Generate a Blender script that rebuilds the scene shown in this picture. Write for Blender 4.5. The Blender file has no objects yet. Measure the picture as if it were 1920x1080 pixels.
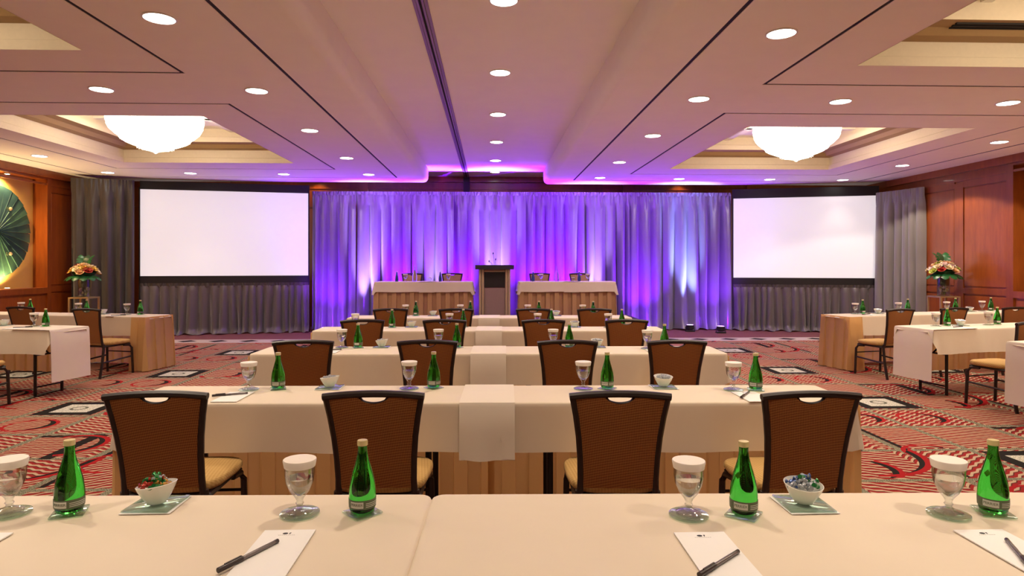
import bpy, bmesh, math, random
from mathutils import Vector, Matrix
PI = math.pi
C = bpy.context.scene.collection
R = math.radians
scn = bpy.context.scene

# ------------------------------------------------------------------ camera, world, exposure
cam_d = bpy.data.cameras.new('camera')
cam = bpy.data.objects.new('camera', cam_d); C.objects.link(cam)
cam.location = (0, 0, 1.475)
cam.rotation_euler = (R(90), 0, -math.atan(41 / 1200))
cam_d.sensor_width = 36
cam_d.lens = 22.5
cam_d.shift_y = -43 / 1920
cam_d.clip_start = 0.02
scn.camera = cam
world = bpy.data.worlds.new('world'); scn.world = world
world.use_nodes = True
world.node_tree.nodes['Background'].inputs[0].default_value = (0.9, 0.75, 0.6, 1)
world.node_tree.nodes['Background'].inputs[1].default_value = 0.05
vs = scn.view_settings
vs.view_transform = 'Standard'; vs.look = 'None'; vs.gamma = 1; vs.use_curve_mapping = False
vs.exposure = 0.78
WARM = (1.0, 0.83, 0.64)
DOWN_W = 66.0        # watts per recessed downlight
CHAND = 5.0          # emission of the chandelier crystal
UP_W = 1300.0         # watts of the violet floor uplights

# ------------------------------------------------------------------ materials
M = {}
class NT:
    """small helper to write node formulas"""
    def __init__(s, name):
        s.mat = bpy.data.materials.new(name); s.mat.use_nodes = True
        s.t = s.mat.node_tree; s.n = s.t.nodes; s.l = s.t.links
        s.b = s.n['Principled BSDF']; s.out = s.n['Material Output']
    def node(s, typ, **kw):
        nd = s.n.new(typ)
        for k, v in kw.items(): setattr(nd, k, v)
        return nd
    def put(s, sock, v):
        if hasattr(v, 'is_linked') or isinstance(v, bpy.types.NodeSocket): s.l.new(v, sock)
        elif v is not None:
            if isinstance(v, (tuple, list)) and len(v) == 3 and sock.type == 'RGBA': v = (*v, 1)
            sock.default_value = v
    def m(s, op, a, b=None, c=None, clamp=False):
        nd = s.node('ShaderNodeMath', operation=op, use_clamp=clamp)
        for i, v in enumerate((a, b, c)):
            if v is not None: s.put(nd.inputs[i], v)
        return nd.outputs[0]
    def mix(s, f, a, b):
        nd = s.node('ShaderNodeMix', data_type='RGBA')
        s.put(nd.inputs[0], f); s.put(nd.inputs[6], a); s.put(nd.inputs[7], b)
        return nd.outputs[2]
    def obj(s):
        return s.node('ShaderNodeTexCoord').outputs['Object']
    def xyz(s, v=None):
        nd = s.node('ShaderNodeSeparateXYZ'); s.l.new(v or s.obj(), nd.inputs[0]); return nd.outputs
    def noise(s, scale, detail=3, vec=None, rough=.5):
        nd = s.node('ShaderNodeTexNoise'); nd.inputs['Scale'].default_value = scale
        nd.inputs['Detail'].default_value = detail; nd.inputs['Roughness'].default_value = rough
        s.l.new(vec or s.obj(), nd.inputs['Vector']); return nd.outputs[0]
    def scale(s, v, sc):
        nd = s.node('ShaderNodeMapping'); nd.inputs['Scale'].default_value = sc
        s.l.new(v, nd.inputs[0]); return nd.outputs[0]
    def ramp(s, f, stops):
        nd = s.node('ShaderNodeValToRGB'); s.l.new(f, nd.inputs[0]); e = nd.color_ramp.elements
        while len(e) < len(stops): e.new(.5)
        for q, (p, c) in zip(e, stops): q.position = p; q.color = (*c, 1)
        return nd.outputs[0]
    def bump(s, h, strength=.2, dist=.01):
        nd = s.node('ShaderNodeBump'); nd.inputs['Strength'].default_value = strength
        nd.inputs['Distance'].default_value = dist; s.l.new(h, nd.inputs['Height'])
        s.l.new(nd.outputs[0], s.b.inputs['Normal'])
    def col(s, v): s.put(s.b.inputs['Base Color'], v)
    def done(s, key, **kw):
        for k, v in kw.items(): s.put(s.b.inputs[k.replace('_', ' ')], v)
        M[key] = s.mat; return s.mat

def plain(key, col, rough=.5, metal=0, var=.06, scale=30, **kw):
    t = NT(key); n = t.noise(scale)
    lo = tuple(c * (1 - var) for c in col); hi = tuple(min(1, c * (1 + var)) for c in col)
    t.col(t.mix(n, lo, hi)); t.done(key, Roughness=rough, Metallic=metal, **kw); return t
def emit(key, col, strength):
    t = NT(key); t.col(col); t.put(t.b.inputs['Emission Color'], col); t.put(t.b.inputs['Emission Strength'], strength); t.done(key, Roughness=.4)

def cloth_mat(key, col, rough=.75, wr=.25, sheen=.1, trans=0):
    t = NT(key); o = t.obj(); n = t.noise(3.0, 4, o); w = t.noise(1.3, 2, t.scale(o, (3, 3, 1)))
    t.col(t.mix(n, tuple(c * .94 for c in col), tuple(min(1, c * 1.04) for c in col)))
    t.bump(t.m('ADD', n, t.m('MULTIPLY', w, 1.5)), wr, .02)
    t.done(key, Roughness=rough, Sheen_Weight=sheen)
    if trans:      # light also passes through thin cloth
        tl = t.node('ShaderNodeBsdfTranslucent'); tl.inputs[0].default_value = (*col, 1)
        mx = t.node('ShaderNodeMixShader'); mx.inputs[0].default_value = trans
        t.l.new(t.b.outputs[0], mx.inputs[1]); t.l.new(tl.outputs[0], mx.inputs[2]); t.l.new(mx.outputs[0], t.out.inputs[0])
cloth_mat('cloth', (.74, .63, .49))
cloth_mat('runner', (.78, .69, .57))
cloth_mat('skirt', (.78, .50, .21), .55, .25, .1, .45)
cloth_mat('skirt_stage', (.60, .34, .15), .6, .25, .1, .2)
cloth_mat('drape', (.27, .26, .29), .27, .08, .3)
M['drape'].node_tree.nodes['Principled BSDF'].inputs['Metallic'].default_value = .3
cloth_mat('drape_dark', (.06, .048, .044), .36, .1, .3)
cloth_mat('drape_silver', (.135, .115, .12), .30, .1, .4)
cloth_mat('drape_lamplit', (.25, .23, .22), .28, .1, .4)  # lighter grey cloth, downlight brightness put into the colour
plain('ceiling', (.94, .88, .76), .8, var=.03, scale=4)
plain('coffer', (.74, .62, .44), .7, var=.05)
plain('crown', (.38, .24, .10), .6)
plain('slot', (.012, .008, .006), .8)
plain('black', (.012, .010, .011), .5)
plain('black_metal', (.018, .012, .011), .35, .3)
plain('dark_frame', (.016, .007, .006), .38)
plain('white', (.80, .79, .77), .6, var=.02)
plain('screen', (.62, .60, .61), .85, var=.01, scale=2, Emission_Color=(.92, .85, .88, 1), Emission_Strength=.36)  # weak glow added so the blank surface looks evenly bright
plain('paper', (.86, .84, .82), .7, var=.01)
plain('ink', (.02, .02, .03), .6)
plain('lid', (.86, .78, .70), .6, var=.03)
plain('porcelain', (.82, .80, .74), .2, var=.02)
plain('gold', (.60, .46, .24), .35, .7)
plain('cap', (.72, .62, .30), .35, .3)
plain('label', (.10, .13, .07), .5)
plain('label_light', (.66, .67, .60), .5)
plain('label_orange', (.65, .38, .10), .5)
plain('pen_dark', (.035, .022, .022), .3)
plain('pen_grey', (.20, .17, .17), .25, .4)
plain('track', (.30, .20, .30), .5, .2)
plain('stage_carpet', (.05, .035, .05), .95)
plain('housing', (.02, .02, .022), .4)
plain('rear_wall', (.70, .58, .44), .8)
plain('champagne', (.56, .42, .28), .4, .2)
plain('mauve_panel', (.33, .22, .21), .45)
plain('lectern_top', (.03, .025, .045), .35)
plain('fan_tan', (.62, .37, .085), .7, var=.08, scale=3)
emit('lens', (1.0, .95, .88), 9.0)
emit('lens_small', (1.0, .9, .7), 14.0)
emit('lens_violet', (.5, .25, 1.0), 4.0)
def crystal(key, st):
    t = NT(key); o = t.xyz(); a = t.m('ARCTAN2', o[1], o[0])
    r = t.m('SINE', t.m('MULTIPLY', a, 72.0)); z = t.m('SINE', t.m('MULTIPLY', o[2], 190.0))
    k = t.m('ADD', .86, t.m('MULTIPLY', t.m('MULTIPLY', r, z), .14))
    t.col((.9, .85, .75)); t.put(t.b.inputs['Emission Color'], (1.0, .89, .71))
    t.put(t.b.inputs['Emission Strength'], t.m('MULTIPLY', k, st)); t.done(key, Roughness=.15)
crystal('crystal', CHAND)

def wood(key, dark, light, rough=.32):
    t = NT(key); v = t.scale(t.obj(), (1.4, 1.4, .22)); n = t.noise(9, 6, v, .6); n2 = t.noise(1.1, 2)
    f = t.m('ADD', t.m('MULTIPLY', n, .7), t.m('MULTIPLY', n2, .3))
    t.col(t.ramp(f, [(.25, dark), (.75, light)])); t.bump(n, .05)
    t.done(key, Roughness=rough, Coat_Weight=.15)
wood('wood', (.17, .032, .004), (.34, .082, .010))
wood('wood_panel', (.18, .034, .004), (.37, .090, .010))

def glass_thin(key, tint, gl=.10):
    """thin clear glass: see-through with a fresnel reflection"""
    t = NT(key); tr = t.node('ShaderNodeBsdfTransparent'); tr.inputs[0].default_value = (*tint, 1)
    g = t.node('ShaderNodeBsdfGlossy'); g.inputs['Roughness'].default_value = .03
    lw = t.node('ShaderNodeLayerWeight'); lw.inputs[0].default_value = .35
    f = t.m('ADD', gl * .5, t.m('MULTIPLY', lw.outputs['Facing'], .55), clamp=True)
    mx = t.node('ShaderNodeMixShader'); t.l.new(f, mx.inputs[0]); t.l.new(tr.outputs[0], mx.inputs[1]); t.l.new(g.outputs[0], mx.inputs[2])
    t.l.new(mx.outputs[0], t.out.inputs[0]); M[key] = t.mat
glass_thin('glass', (.95, .96, .95))
glass_thin('glass_green_edge', (.78, .89, .83), .10)
glass_thin('vase_glass', (.85, .88, .85))
def glass_solid(key, col, ior, rough=0):
    t = NT(key); t.col(col); t.done(key, Roughness=rough, IOR=ior, Transmission_Weight=1.0)
glass_solid('water', (.97, .97, .97), 1.09)
glass_solid('bottle_green', (.06, .62, .07), 1.38)
glass_solid('carafe', (.92, .95, .97), 1.25)
plain('bottle_blue', (.02, .05, .22), .15)

def chair_fabric(key, a, b, k=190):
    t = NT(key); o = t.xyz(); u = o[0]; v = t.m('ADD', o[2], o[1])
    p = t.m('MULTIPLY', t.m('SINE', t.m('MULTIPLY', t.m('ADD', u, v), k)), t.m('SINE', t.m('MULTIPLY', t.m('SUBTRACT', u, t.m('MULTIPLY', v, .6)), k * 1.25)))
    f = t.m('ADD', t.m('MULTIPLY', p, .5), .5)
    t.col(t.mix(f, a, b)); t.bump(f, .25, .003); t.done(key, Roughness=.8, Sheen_Weight=.05, Specular_IOR_Level=.2)
chair_fabric('chair_back', (.15, .036, .008), (.37, .155, .040), 360)
chair_fabric('chair_front', (.42, .26, .10), (.56, .37, .16))
chair_fabric('chair_seat', (.46, .27, .085), (.62, .40, .15))

def carpet():
    t = NT('carpet'); o = t.xyz(); X, Y = o[0], o[1]; P = 2.1
    u = t.m('SUBTRACT', X, 3.87); v = t.m('SUBTRACT', Y, 6.44)
    fm = lambda a, p: t.m('FLOORED_MODULO', a, p)
    fu, fv = fm(u, P), fm(v, P)
    lt = lambda a, b: t.m('LESS_THAN', a, b)
    AND = lambda *q: q[0] if len(q) == 1 else t.m('MULTIPLY', q[0], AND(*q[1:]))
    OR = lambda *q: q[0] if len(q) == 1 else t.m('MAXIMUM', q[0], OR(*q[1:]))
    ab = lambda a, c: t.m('ABSOLUTE', t.m('SUBTRACT', a, c))
    tri = lambda a, p: t.m('PINGPONG', a, p)
    # zigzag weave, direction alternating from cell to cell
    cu = t.m('FLOOR', t.m('DIVIDE', fu, .7)); cv = t.m('FLOOR', t.m('DIVIDE', fv, .7))
    par = fm(t.m('ADD', cu, cv), 2.0)
    z1 = t.m('ADD', t.m('ADD', v, t.m('MULTIPLY', tri(u, .05), .34)), t.m('MULTIPLY', u, .42))
    z2 = t.m('ADD', t.m('SUBTRACT', v, t.m('MULTIPLY', tri(u, .05), .40)), t.m('MULTIPLY', u, -.75))
    zz = t.m('ADD', t.m('MULTIPLY', z1, par), t.m('MULTIPLY', z2, t.m('SUBTRACT', 1.0, par)))
    ph = fm(zz, .070)
    red = lt(ph, .031); drk = AND(lt(ph, .042), t.m('GREATER_THAN', ph, .031))
    sp = t.noise(160, 2); sp2 = t.noise(70, 2)
    colr = t.mix(red, (.47, .34, .22), (.27, .019, .018))
    colr = t.mix(drk, colr, (.10, .022, .016))
    # grey speckled dividing lines
    gl = OR(lt(ab(fu, .66), .030), lt(ab(fu, 1.50), .030), lt(ab(fv, .65), .026), lt(ab(fv, 1.37), .030), lt(ab(fv, 2.05), .026), lt(ab(fu, 2.05), .026))
    grey = t.mix(t.m('GREATER_THAN', sp, .5), (.055, .060, .038), (.33, .30, .20))
    colr = t.mix(gl, colr, grey)
    # thin black bars beside the lines
    bb = OR(AND(lt(ab(fu, 1.555), .022), lt(fv, 1.4)), AND(lt(ab(fu, 1.14), .05), lt(ab(fv, 1.0), .36)), AND(lt(ab(fv, 1.30), .03), lt(ab(fu, .95), .28)))
    colr = t.mix(bb, colr, (.016, .012, .010))
    # rings: red with a black inner crescent
    def ring(cx, cy, r, w, half=None):
        dx = t.m('SUBTRACT', fu, cx); dy = t.m('SUBTRACT', fv, cy)
        d = t.m('SQRT', t.m('ADD', t.m('MULTIPLY', dx, dx), t.m('MULTIPLY', dy, dy)))
        k = lt(ab(d, r), w)
        dk = AND(lt(d, t.m('SUBTRACT', r, w)), t.m('GREATER_THAN', t.m('SQRT', t.m('ADD', t.m('POWER', t.m('ADD', dx, .07), 2.0), t.m('MULTIPLY', dy, dy))), r - .0))
        if half is not None:
            hs = t.m('GREATER_THAN', t.m('ADD', t.m('MULTIPLY', dx, half[0]), t.m('MULTIPLY', dy, half[1])), half[2])
            k = AND(k, hs); dk = AND(dk, hs)
        return k, dk
    for a in ((.30, 1.70, .21, .016, None), (1.05, 1.02, .30, .020, (1, .5, -.05)), (.92, .22, .26, .018, (.6, -1, -.05)), (1.74, .55, .24, .018, (-1, .3, -.1)), (1.80, 1.72, .20, .016, (1, 1, -.1)), (1.02, .60, .55, .022, (1, -1, .48))):
        k, dk = ring(*a); colr = t.mix(dk, colr, (.018, .013, .010)); colr = t.mix(k, colr, (.33, .012, .014))
    # black framed pale squares
    sq = AND(lt(fu, .60), lt(fv, .60)); inn = AND(lt(ab(fu, .30), .185), lt(ab(fv, .30), .185))
    colr = t.mix(sq, colr, (.016, .013, .011))
    d0 = t.m('SQRT', t.m('ADD', t.m('POWER', t.m('SUBTRACT', fu, .30), 2.0), t.m('POWER', t.m('SUBTRACT', fv, .30), 2.0)))
    pale = t.mix(t.m('GREATER_THAN', sp2, .52), (.60, .57, .47), (.36, .35, .28))
    pale = t.mix(lt(ab(d0, .07), .014), pale, (.12, .12, .09))
    colr = t.mix(inn, colr, pale)
    # border towards the stage
    bd = t.m('GREATER_THAN', Y, 12.32)
    dia = lt(t.m('ADD', t.m('DIVIDE', ab(fm(u, .59), .295), .19), t.m('DIVIDE', ab(Y, 12.60), .16)), 1.0)
    bcol = t.mix(dia, t.mix(sp, (.40, .33, .28), (.56, .46, .38)), (.02, .014, .016))
    plainc = t.mix(t.m('GREATER_THAN', sp, .5), (.13, .040, .045), (.24, .10, .10))
    bcol = t.mix(t.m('GREATER_THAN', Y, 12.86), bcol, plainc)
    colr = t.mix(bd, colr, bcol)
    t.col(colr); t.bump(sp, .3, .004); t.done('carpet', Roughness=.95, Specular_IOR_Level=.08)
carpet()
def blade_mat():
    t = NT('blade'); n = t.noise(2.2, 3); t.col(t.ramp(n, [(.3, (.03, .07, .07)), (.5, (.05, .11, .09)), (.7, (.10, .22, .12))]))
    t.done('blade', Roughness=.25, Metallic=.35)
blade_mat()
plain('blade_rib', (.10, .05, .02), .4)
plain('leaf', (.015, .11, .03), .35, var=.35, scale=14)
plain('leaf_dark', (.02, .06, .02), .4, var=.3)
plain('leaf_edge', (.35, .50, .36), .4)
for k, c in dict(cream=(.80, .66, .42), peach=(.80, .48, .24), yellow=(.75, .48, .08), redf=(.42, .03, .02), pinkw=(.80, .62, .60), lime=(.48, .52, .08)).items():
    plain('flower_' + k, c, .6, var=.15, scale=40)
for k, c in dict(green=(.03, .22, .06), silver=(.42, .45, .48), red=(.45, .05, .03), blue=(.08, .14, .34), amber=(.55, .30, .06)).items():
    plain('candy_' + k, c, .2, .35, var=.3, scale=200)

# ------------------------------------------------------------------ geometry helpers
class MB:
    def __init__(s): s.v = []; s.f = []
    def add(s, vs_, fs):
        o = len(s.v); s.v += [tuple(q) for q in vs_]; s.f += [tuple(i + o for i in q) for q in fs]
    def box(s, x0, x1, y0, y1, z0, z1):
        vv = [(x, y, z) for z in (z0, z1) for y in (y0, y1) for x in (x0, x1)]
        s.add(vv, [(0, 2, 3, 1), (4, 5, 7, 6), (0, 1, 5, 4), (2, 6, 7, 3), (0, 4, 6, 2), (1, 3, 7, 5)]); return s
    def rbox(s, x0, x1, y0, y1, z0, z1, r=.01, seg=2):
        bm = bmesh.new(); bmesh.ops.create_cube(bm, size=1)
        for q in bm.verts: q.co = Vector(((x0 + x1) / 2 + q.co.x * (x1 - x0), (y0 + y1) / 2 + q.co.y * (y1 - y0), (z0 + z1) / 2 + q.co.z * (z1 - z0)))
        bmesh.ops.bevel(bm, geom=bm.edges[:], offset=r, segments=seg, affect='EDGES', profile=.5)
        bm.verts.index_update(); s.add([q.co[:] for q in bm.verts], [[w.index for w in f.verts] for f in bm.faces]); bm.free(); return s
    def lathe(s, prof, n=24, c=(0, 0, 0), cap=True, fn=None):
        vv = []; ff = []
        for (r, z) in prof:
            for i in range(n):
                a = 2 * PI * i / n; q = (c[0] + r * math.cos(a), c[1] + r * math.sin(a), c[2] + z)
                vv.append(fn(q, a) if fn else q)
        for k in range(len(prof) - 1):
            for i in range(n):
                j = (i + 1) % n; ff.append((k * n + i, k * n + j, (k + 1) * n + j, (k + 1) * n + i))
        if cap:
            ff.append(tuple(range(n))[::-1]); ff.append(tuple((len(prof) - 1) * n + i for i in range(n)))
        s.add(vv, ff); return s
    def tube(s, pts, r, n=8, flat=None):
        pts = [Vector(p) for p in pts]; vv = []; ff = []; rs = r if isinstance(r, (list, tuple)) else [r] * len(pts)
        for i, p in enumerate(pts):
            d = (pts[min(i + 1, len(pts) - 1)] - pts[max(i - 1, 0)]).normalized()
            up = Vector((0, 1, 0)) if abs(d.y) < .9 else Vector((1, 0, 0))
            a = d.cross(up).normalized(); b = a.cross(d).normalized()
            for k in range(n):
                t = 2 * PI * (k + .5) / n; vv.append(p + (a * math.cos(t) + b * math.sin(t) * (flat or 1)) * rs[i])
        for i in range(len(pts) - 1):
            for k in range(n):
                j = (k + 1) % n; ff.append((i * n + k, i * n + j, (i + 1) * n + j, (i + 1) * n + k))
        ff.append(tuple(range(n))[::-1]); ff.append(tuple((len(pts) - 1) * n + k for k in range(n)))
        s.add(vv, ff); return s
    def grid(s, nu, nv, fn, close=False):
        o = [fn(i, j) for j in range(nv) for i in range(nu)]; ff = []
        for j in range(nv - 1):
            for i in range(nu if close else nu - 1):
                k = (i + 1) % nu; ff.append((j * nu + i, j * nu + k, (j + 1) * nu + k, (j + 1) * nu + i))
        s.add(o, ff); return s
    def prism(s, poly, z0, z1):
        n = len(poly); s.add([(x, y, z0) for x, y in poly] + [(x, y, z1) for x, y in poly],
            [tuple(range(n))[::-1], tuple(range(n, 2 * n))] + [(i, (i + 1) % n, n + (i + 1) % n, n + i) for i in range(n)]); return s
    def build(s, name, mat, parent=None, smooth=False, angle=40):
        me = bpy.data.meshes.new(name); me.from_pydata(s.v, [], s.f); me.update()
        bm = bmesh.new(); bm.from_mesh(me); bmesh.ops.recalc_face_normals(bm, faces=bm.faces[:]); bm.to_mesh(me); bm.free()
        me.materials.append(M[mat])
        if smooth:
            me.polygons.foreach_set('use_smooth', [True] * len(me.polygons))
            me.set_sharp_from_angle(angle=R(angle))
        return link(name, me, parent)
def link(name, data, parent=None):
    o = bpy.data.objects.new(name, data); C.objects.link(o)
    if parent is not None: o.parent = parent
    return o
def tag(o, label=None, cat=None, group=None, kind=None):
    if label: o['label'] = label
    if cat: o['category'] = cat
    if group: o['group'] = group
    if kind: o['kind'] = kind
    return o
def thing(name, label, cat, loc=(0, 0, 0), rz=0, group=None):
    o = link(name, None); o.location = loc; o.rotation_euler = (0, 0, rz); o.empty_display_size = .1
    return tag(o, label, cat, group)
def struct(o): o['kind'] = 'structure'; return o
def copy_tree(o, parent=None):
    c = o.copy(); C.objects.link(c); c.parent = parent
    for ch in list(o.children): copy_tree(ch, c)
    return c
class Proto:
    """first use moves the built thing itself, later uses copy it"""
    def __init__(s, o): s.o = o; s.used = False
    def place(s, loc, rz=0, label=None, group=None):
        o = s.o if not s.used else copy_tree(s.o); s.used = True
        o.location = loc; o.rotation_euler = (0, 0, rz)
        if label: o['label'] = label
        if group: o['group'] = group
        return o
def spot(name, loc, target, W, col, size, blend=.5, rad=.05, parent=None):
    d = bpy.data.lights.new(name, 'SPOT'); d.energy = W; d.color = col; d.spot_size = R(size); d.spot_blend = blend; d.shadow_soft_size = rad
    o = bpy.data.objects.new(name, d); C.objects.link(o)
    o.location = loc; dv = Vector(target) - Vector(loc); o.rotation_euler = dv.to_track_quat('-Z', 'Y').to_euler()
    if parent is not None: o.parent = parent
    return o
# ==================================================================== STRUCTURE
XL, XR, YB, YF = -8.6, 8.7, 15.5, -4.5
ZS, ZC = 3.3, 3.6
struct(MB().box(XL - .6, XR + .6, YF - .3, YB + .3, -.1, 0).build('floor', 'carpet'))

# raised central strip and the strip above the drapes
CL, CR = -1.365, 1.20
ceil_ = struct(MB().box(CL - .02, CR + .02, YF, YB + .05, ZC, ZC + .1).box(XL - .3, CL - .02, 14.2, YB + .05, ZC, ZC + .1).box(CR + .02, XR + .3, 14.2, YB + .05, ZC, ZC + .1).build('ceiling', 'ceiling'))
# airwall track
tr = MB()
for a, b, z in ((-.625, -.60, .012), (-.595, -.575, .02), (-.553, -.533, .02), (-.528, -.503, .012)): tr.box(a, b, YF, YB, ZC - z, ZC + .01)
tr.build('track_rail', 'track', ceil_)
MB().box(-.575, -.553, YF, YB, ZC - .004, ZC + .01).build('track_groove', 'slot', ceil_)

def soffit(sx, xin, xout, coffers, gx, gy, yend, slots):
    """dropped ceiling plate with coffer openings and recessed black slots; sx = -1 / +1 side"""
    w = .011
    xs = {xin, xout}; ys = {YF, yend}
    for (x0, x1, y0, y1) in coffers: xs |= {x0, x1}; ys |= {y0, y1}
    for (x0, x1, y0, y1) in slots: xs |= {x0, x1}; ys |= {y0, y1}
    xs = sorted(xs); ys = sorted(ys)
    def kind(cx, cy):
        for (x0, x1, y0, y1) in coffers:
            if x0 < cx < x1 and y0 < cy < y1: return None
        for (x0, x1, y0, y1) in slots:
            if x0 < cx < x1 and y0 < cy < y1: return 'slot'
        return 'plate'
    pl, sl = MB(), MB()
    for i in range(len(xs) - 1):
        for j in range(len(ys) - 1):
            k = kind((xs[i] + xs[i + 1]) / 2, (ys[j] + ys[j + 1]) / 2)
            if k == 'plate': pl.box(xs[i], xs[i + 1], ys[j], ys[j + 1], ZS, ZS + .03)
            elif k == 'slot': sl.box(xs[i], xs[i + 1], ys[j], ys[j + 1], ZS + .005, ZS + .04)
    o = pl.build('soffit', 'ceiling', ceil_)
    sl.build('ceiling_slot', 'slot', ceil_)
    # rounded inner edge and end edge
    r = .11
    prof = [(0, ZC)] + [(0 + r * (1 - math.cos(a)), ZS + r - r * math.sin(a)) for a in [PI / 2 * q / 6 for q in range(7)]]
    e = MB()
    e.grid(len(prof), 2, lambda i, j: (xin + sx * (prof[i][0] - r), YF if j == 0 else yend, prof[i][1]))
    n2 = len(prof)
    e.grid(n2, 8, lambda i, j: (xin + sx * 0 + sx * (prof[i][0] - r) * math.cos(PI / 2 * j / 7), yend - (prof[i][0] - r) * math.sin(PI / 2 * j / 7), prof[i][1]))
    e.grid(n2, 2, lambda i, j: (xin if j == 0 else xout + sx * .3, yend - (prof[i][0] - r), prof[i][1]))
    e.build('soffit_edge', 'ceiling', ceil_, True, 60)
def slotrect(x0, x1, y0, y1, w=.036):
    h = w / 2
    return [(x0 - h, x0 + h, y0, y1 + h), (x1 - h, x1 + h, y0, y1 + h), (x0 - h, x1 + h, y1 - h, y1 + h)]
def slotfull(x0, x1, y0, y1, w=.036):
    h = w / 2
    return slotrect(x0, x1, y0, y1, w) + [(x0 - h, x1 + h, y0 - h, y0 + h)]
LC = [(-6.50, -3.51, 7.97, 11.60), (-6.50, -3.46, 1.95, 5.56)]
RC = [(3.40, 6.47, 8.32, 12.03), (3.35, 6.47, 2.05, 5.74)]
soffit(-1, CL - .11, XL - .2, LC, None, None, 14.2, slotfull(-7.04, -2.96, 7.36, 12.32) + slotfull(-7.04, -2.92, 1.3, 6.18) + slotrect(-8.0, -1.95, YF, 13.45))
soffit(1, CR + .11, XR + .2, RC, None, None, 14.4, slotfull(2.82, 7.04, 7.60, 12.76) + slotfull(2.77, 7.04, 1.4, 6.37) + slotrect(8.0, 8.02, YF, 13.7) + slotrect(1.80, 8.0, YF, 13.74))

def frame_ring(mb, rect, prof):
    """sweep profile (inset, z) round a rectangle"""
    x0, x1, y0, y1 = rect
    def P(i, j):
        d, z = prof[i]; c = [(x0 + d, y0 + d), (x1 - d, y0 + d), (x1 - d, y1 - d), (x0 + d, y1 - d)][j % 4]
        return (*c, z)
    mb.grid(len(prof), 5, P); return mb
def coffer(rect, vent=False):
    x0, x1, y0, y1 = rect
    base = frame_ring(MB(), rect, [(.004, ZS - .001), (.004, 3.385), (-.02, 3.395), (-.02, 3.53)]).build('coffer_face', 'coffer', ceil_)
    frame_ring(MB(), rect, [(-.02, 3.53), (.10, 3.545), (.16, 3.60), (.30, 3.615)]).build('coffer_crown', 'crown', ceil_)
    frame_ring(MB(), rect, [(.30, 3.615), (.30, 3.70), (.22, 3.72), (.22, 3.86)]).build('coffer_lip', 'coffer', ceil_)
    MB().box(x0 + .15, x1 - .15, y0 + .15, y1 - .15, 3.86, 3.9).build('coffer_ceiling', 'ceiling', ceil_)
    for k in (1, 2):
        xx = x0 + (x1 - x0) * k / 3; MB().box(xx - .05, xx + .05, y0 + .22, y1 - .22, 3.80, 3.86).build('coffer_beam', 'ceiling', ceil_)
        yy = y0 + (y1 - y0) * k / 3; MB().box(x0 + .22, x1 - .22, yy - .05, yy + .05, 3.80, 3.86).build('coffer_beam', 'ceiling', ceil_)
    if vent:
        v = MB()
        for q in range(3): v.box(x0 + .75, x1 - .75, y1 - .150 - .045 * q - .012, y1 - .150 - .045 * q + .012, 3.588 + .004 * q, 3.602 + .004 * q)
        v.build('vent_slot', 'slot', ceil_)
for r in LC: coffer(r)
coffer(RC[0]); coffer(RC[1], True)

# ---- walls (wood)
def wall_pieces(parent, Xw, sx, spans, boxes):
    """proud rails, stiles and panels on a side wall; sx = direction into the room"""
    for nm, mt, y0, y1, z0, z1, pr in boxes:
        a, b = sorted((Xw, Xw + sx * pr)); mb = MB()
        if nm == 'panel': mb.rbox(a - (.0 if sx > 0 else 0), b, y0, y1, z0, z1, min(.008, pr * .45), 1)
        else: mb.box(a, b, y0, y1, z0, z1)
        mb.build(nm, mt, parent)
def side_wall(name, Xw, sx, niche, frame, posts):
    n0, n1 = niche; o = MB(); d = .32
    a, b = sorted((Xw, Xw - sx * d))
    o.box(a, b, YF, n0, 0, 3.9).box(a, b, n1, YB + .3, 0, 3.9).box(a, b, n0, n1, 0, 1.04).box(a, b, n0, n1, 3.13, 3.9)
    w = struct(o.build(name, 'wood'))
    a, b = sorted((Xw - sx * .24, Xw - sx * .27)); MB().box(a, b, n0, n1, 1.04, 3.13).build('niche_back', 'fan_tan', w)
    L = []
    f0, f1 = n0 - frame, n1 + frame
    # niche frame
    L += [('stile', 'wood', f0, n0, .10, 3.19, .035), ('stile', 'wood', n1, f1, .10, 3.19, .035), ('rail', 'wood', n0, n1, .93, 1.04, .035), ('rail', 'wood', n0, n1, 3.13, 3.19, .035)]
    L += [('panel', 'wood_panel', n0 + .03, n1 - .03, .16, .89, .014)]
    L += [('crown', 'wood', YF, YB, 3.17, 3.3, .09), ('crown', 'wood', YF, YB, 3.02, 3.06, .03), ('baseboard', 'wood', YF, YB, 0, .14, .022)]
    for (y0, y1, side) in posts:      # panel bay
        L += [('panel', 'wood_panel', y0 + .02, y1 - .02, .16, .92, .014), ('panel', 'wood_panel', y0 + .02, y1 - .02, 1.09, 2.88, .014), ('rail', 'wood', y0, y1, .955, 1.055, .024), ('rail', 'wood', y0, y1, 2.90, 3.02, .020)]
        L += [('stile', 'wood', y1, y1 + .22, .14, 2.99, .022)] if side else []
    wall_pieces(w, Xw, sx, None, L)
    return w
wl = side_wall('wall_left', XL, 1, (10.66, 12.69), .11, [(12.81, 14.2, 1), (14.42, 15.4, 0), (8.95, 10.3, 1), (7.6, 8.68, 1), (6.3, 7.38, 1), (5.0, 6.08, 1)])
wr = side_wall('wall_right', XR, -1, (8.30, 10.32), .14, [(10.46, 11.46, 1), (11.68, 12.9, 1), (13.12, 14.2, 1), (6.9, 7.94, 1), (5.6, 6.68, 1)])
wb = struct(MB().box(XL - .3, XR + .3, YB, YB + .3, 0, 3.9).build('wall_back', 'wood'))
for z0, z1, p in ((3.47, 3.6, .10), (3.30, 3.34, .03), (2.86, 2.94, .03)): MB().box(XL, XR, YB - p, YB, z0, z1).build('crown', 'wood', wb)
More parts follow.
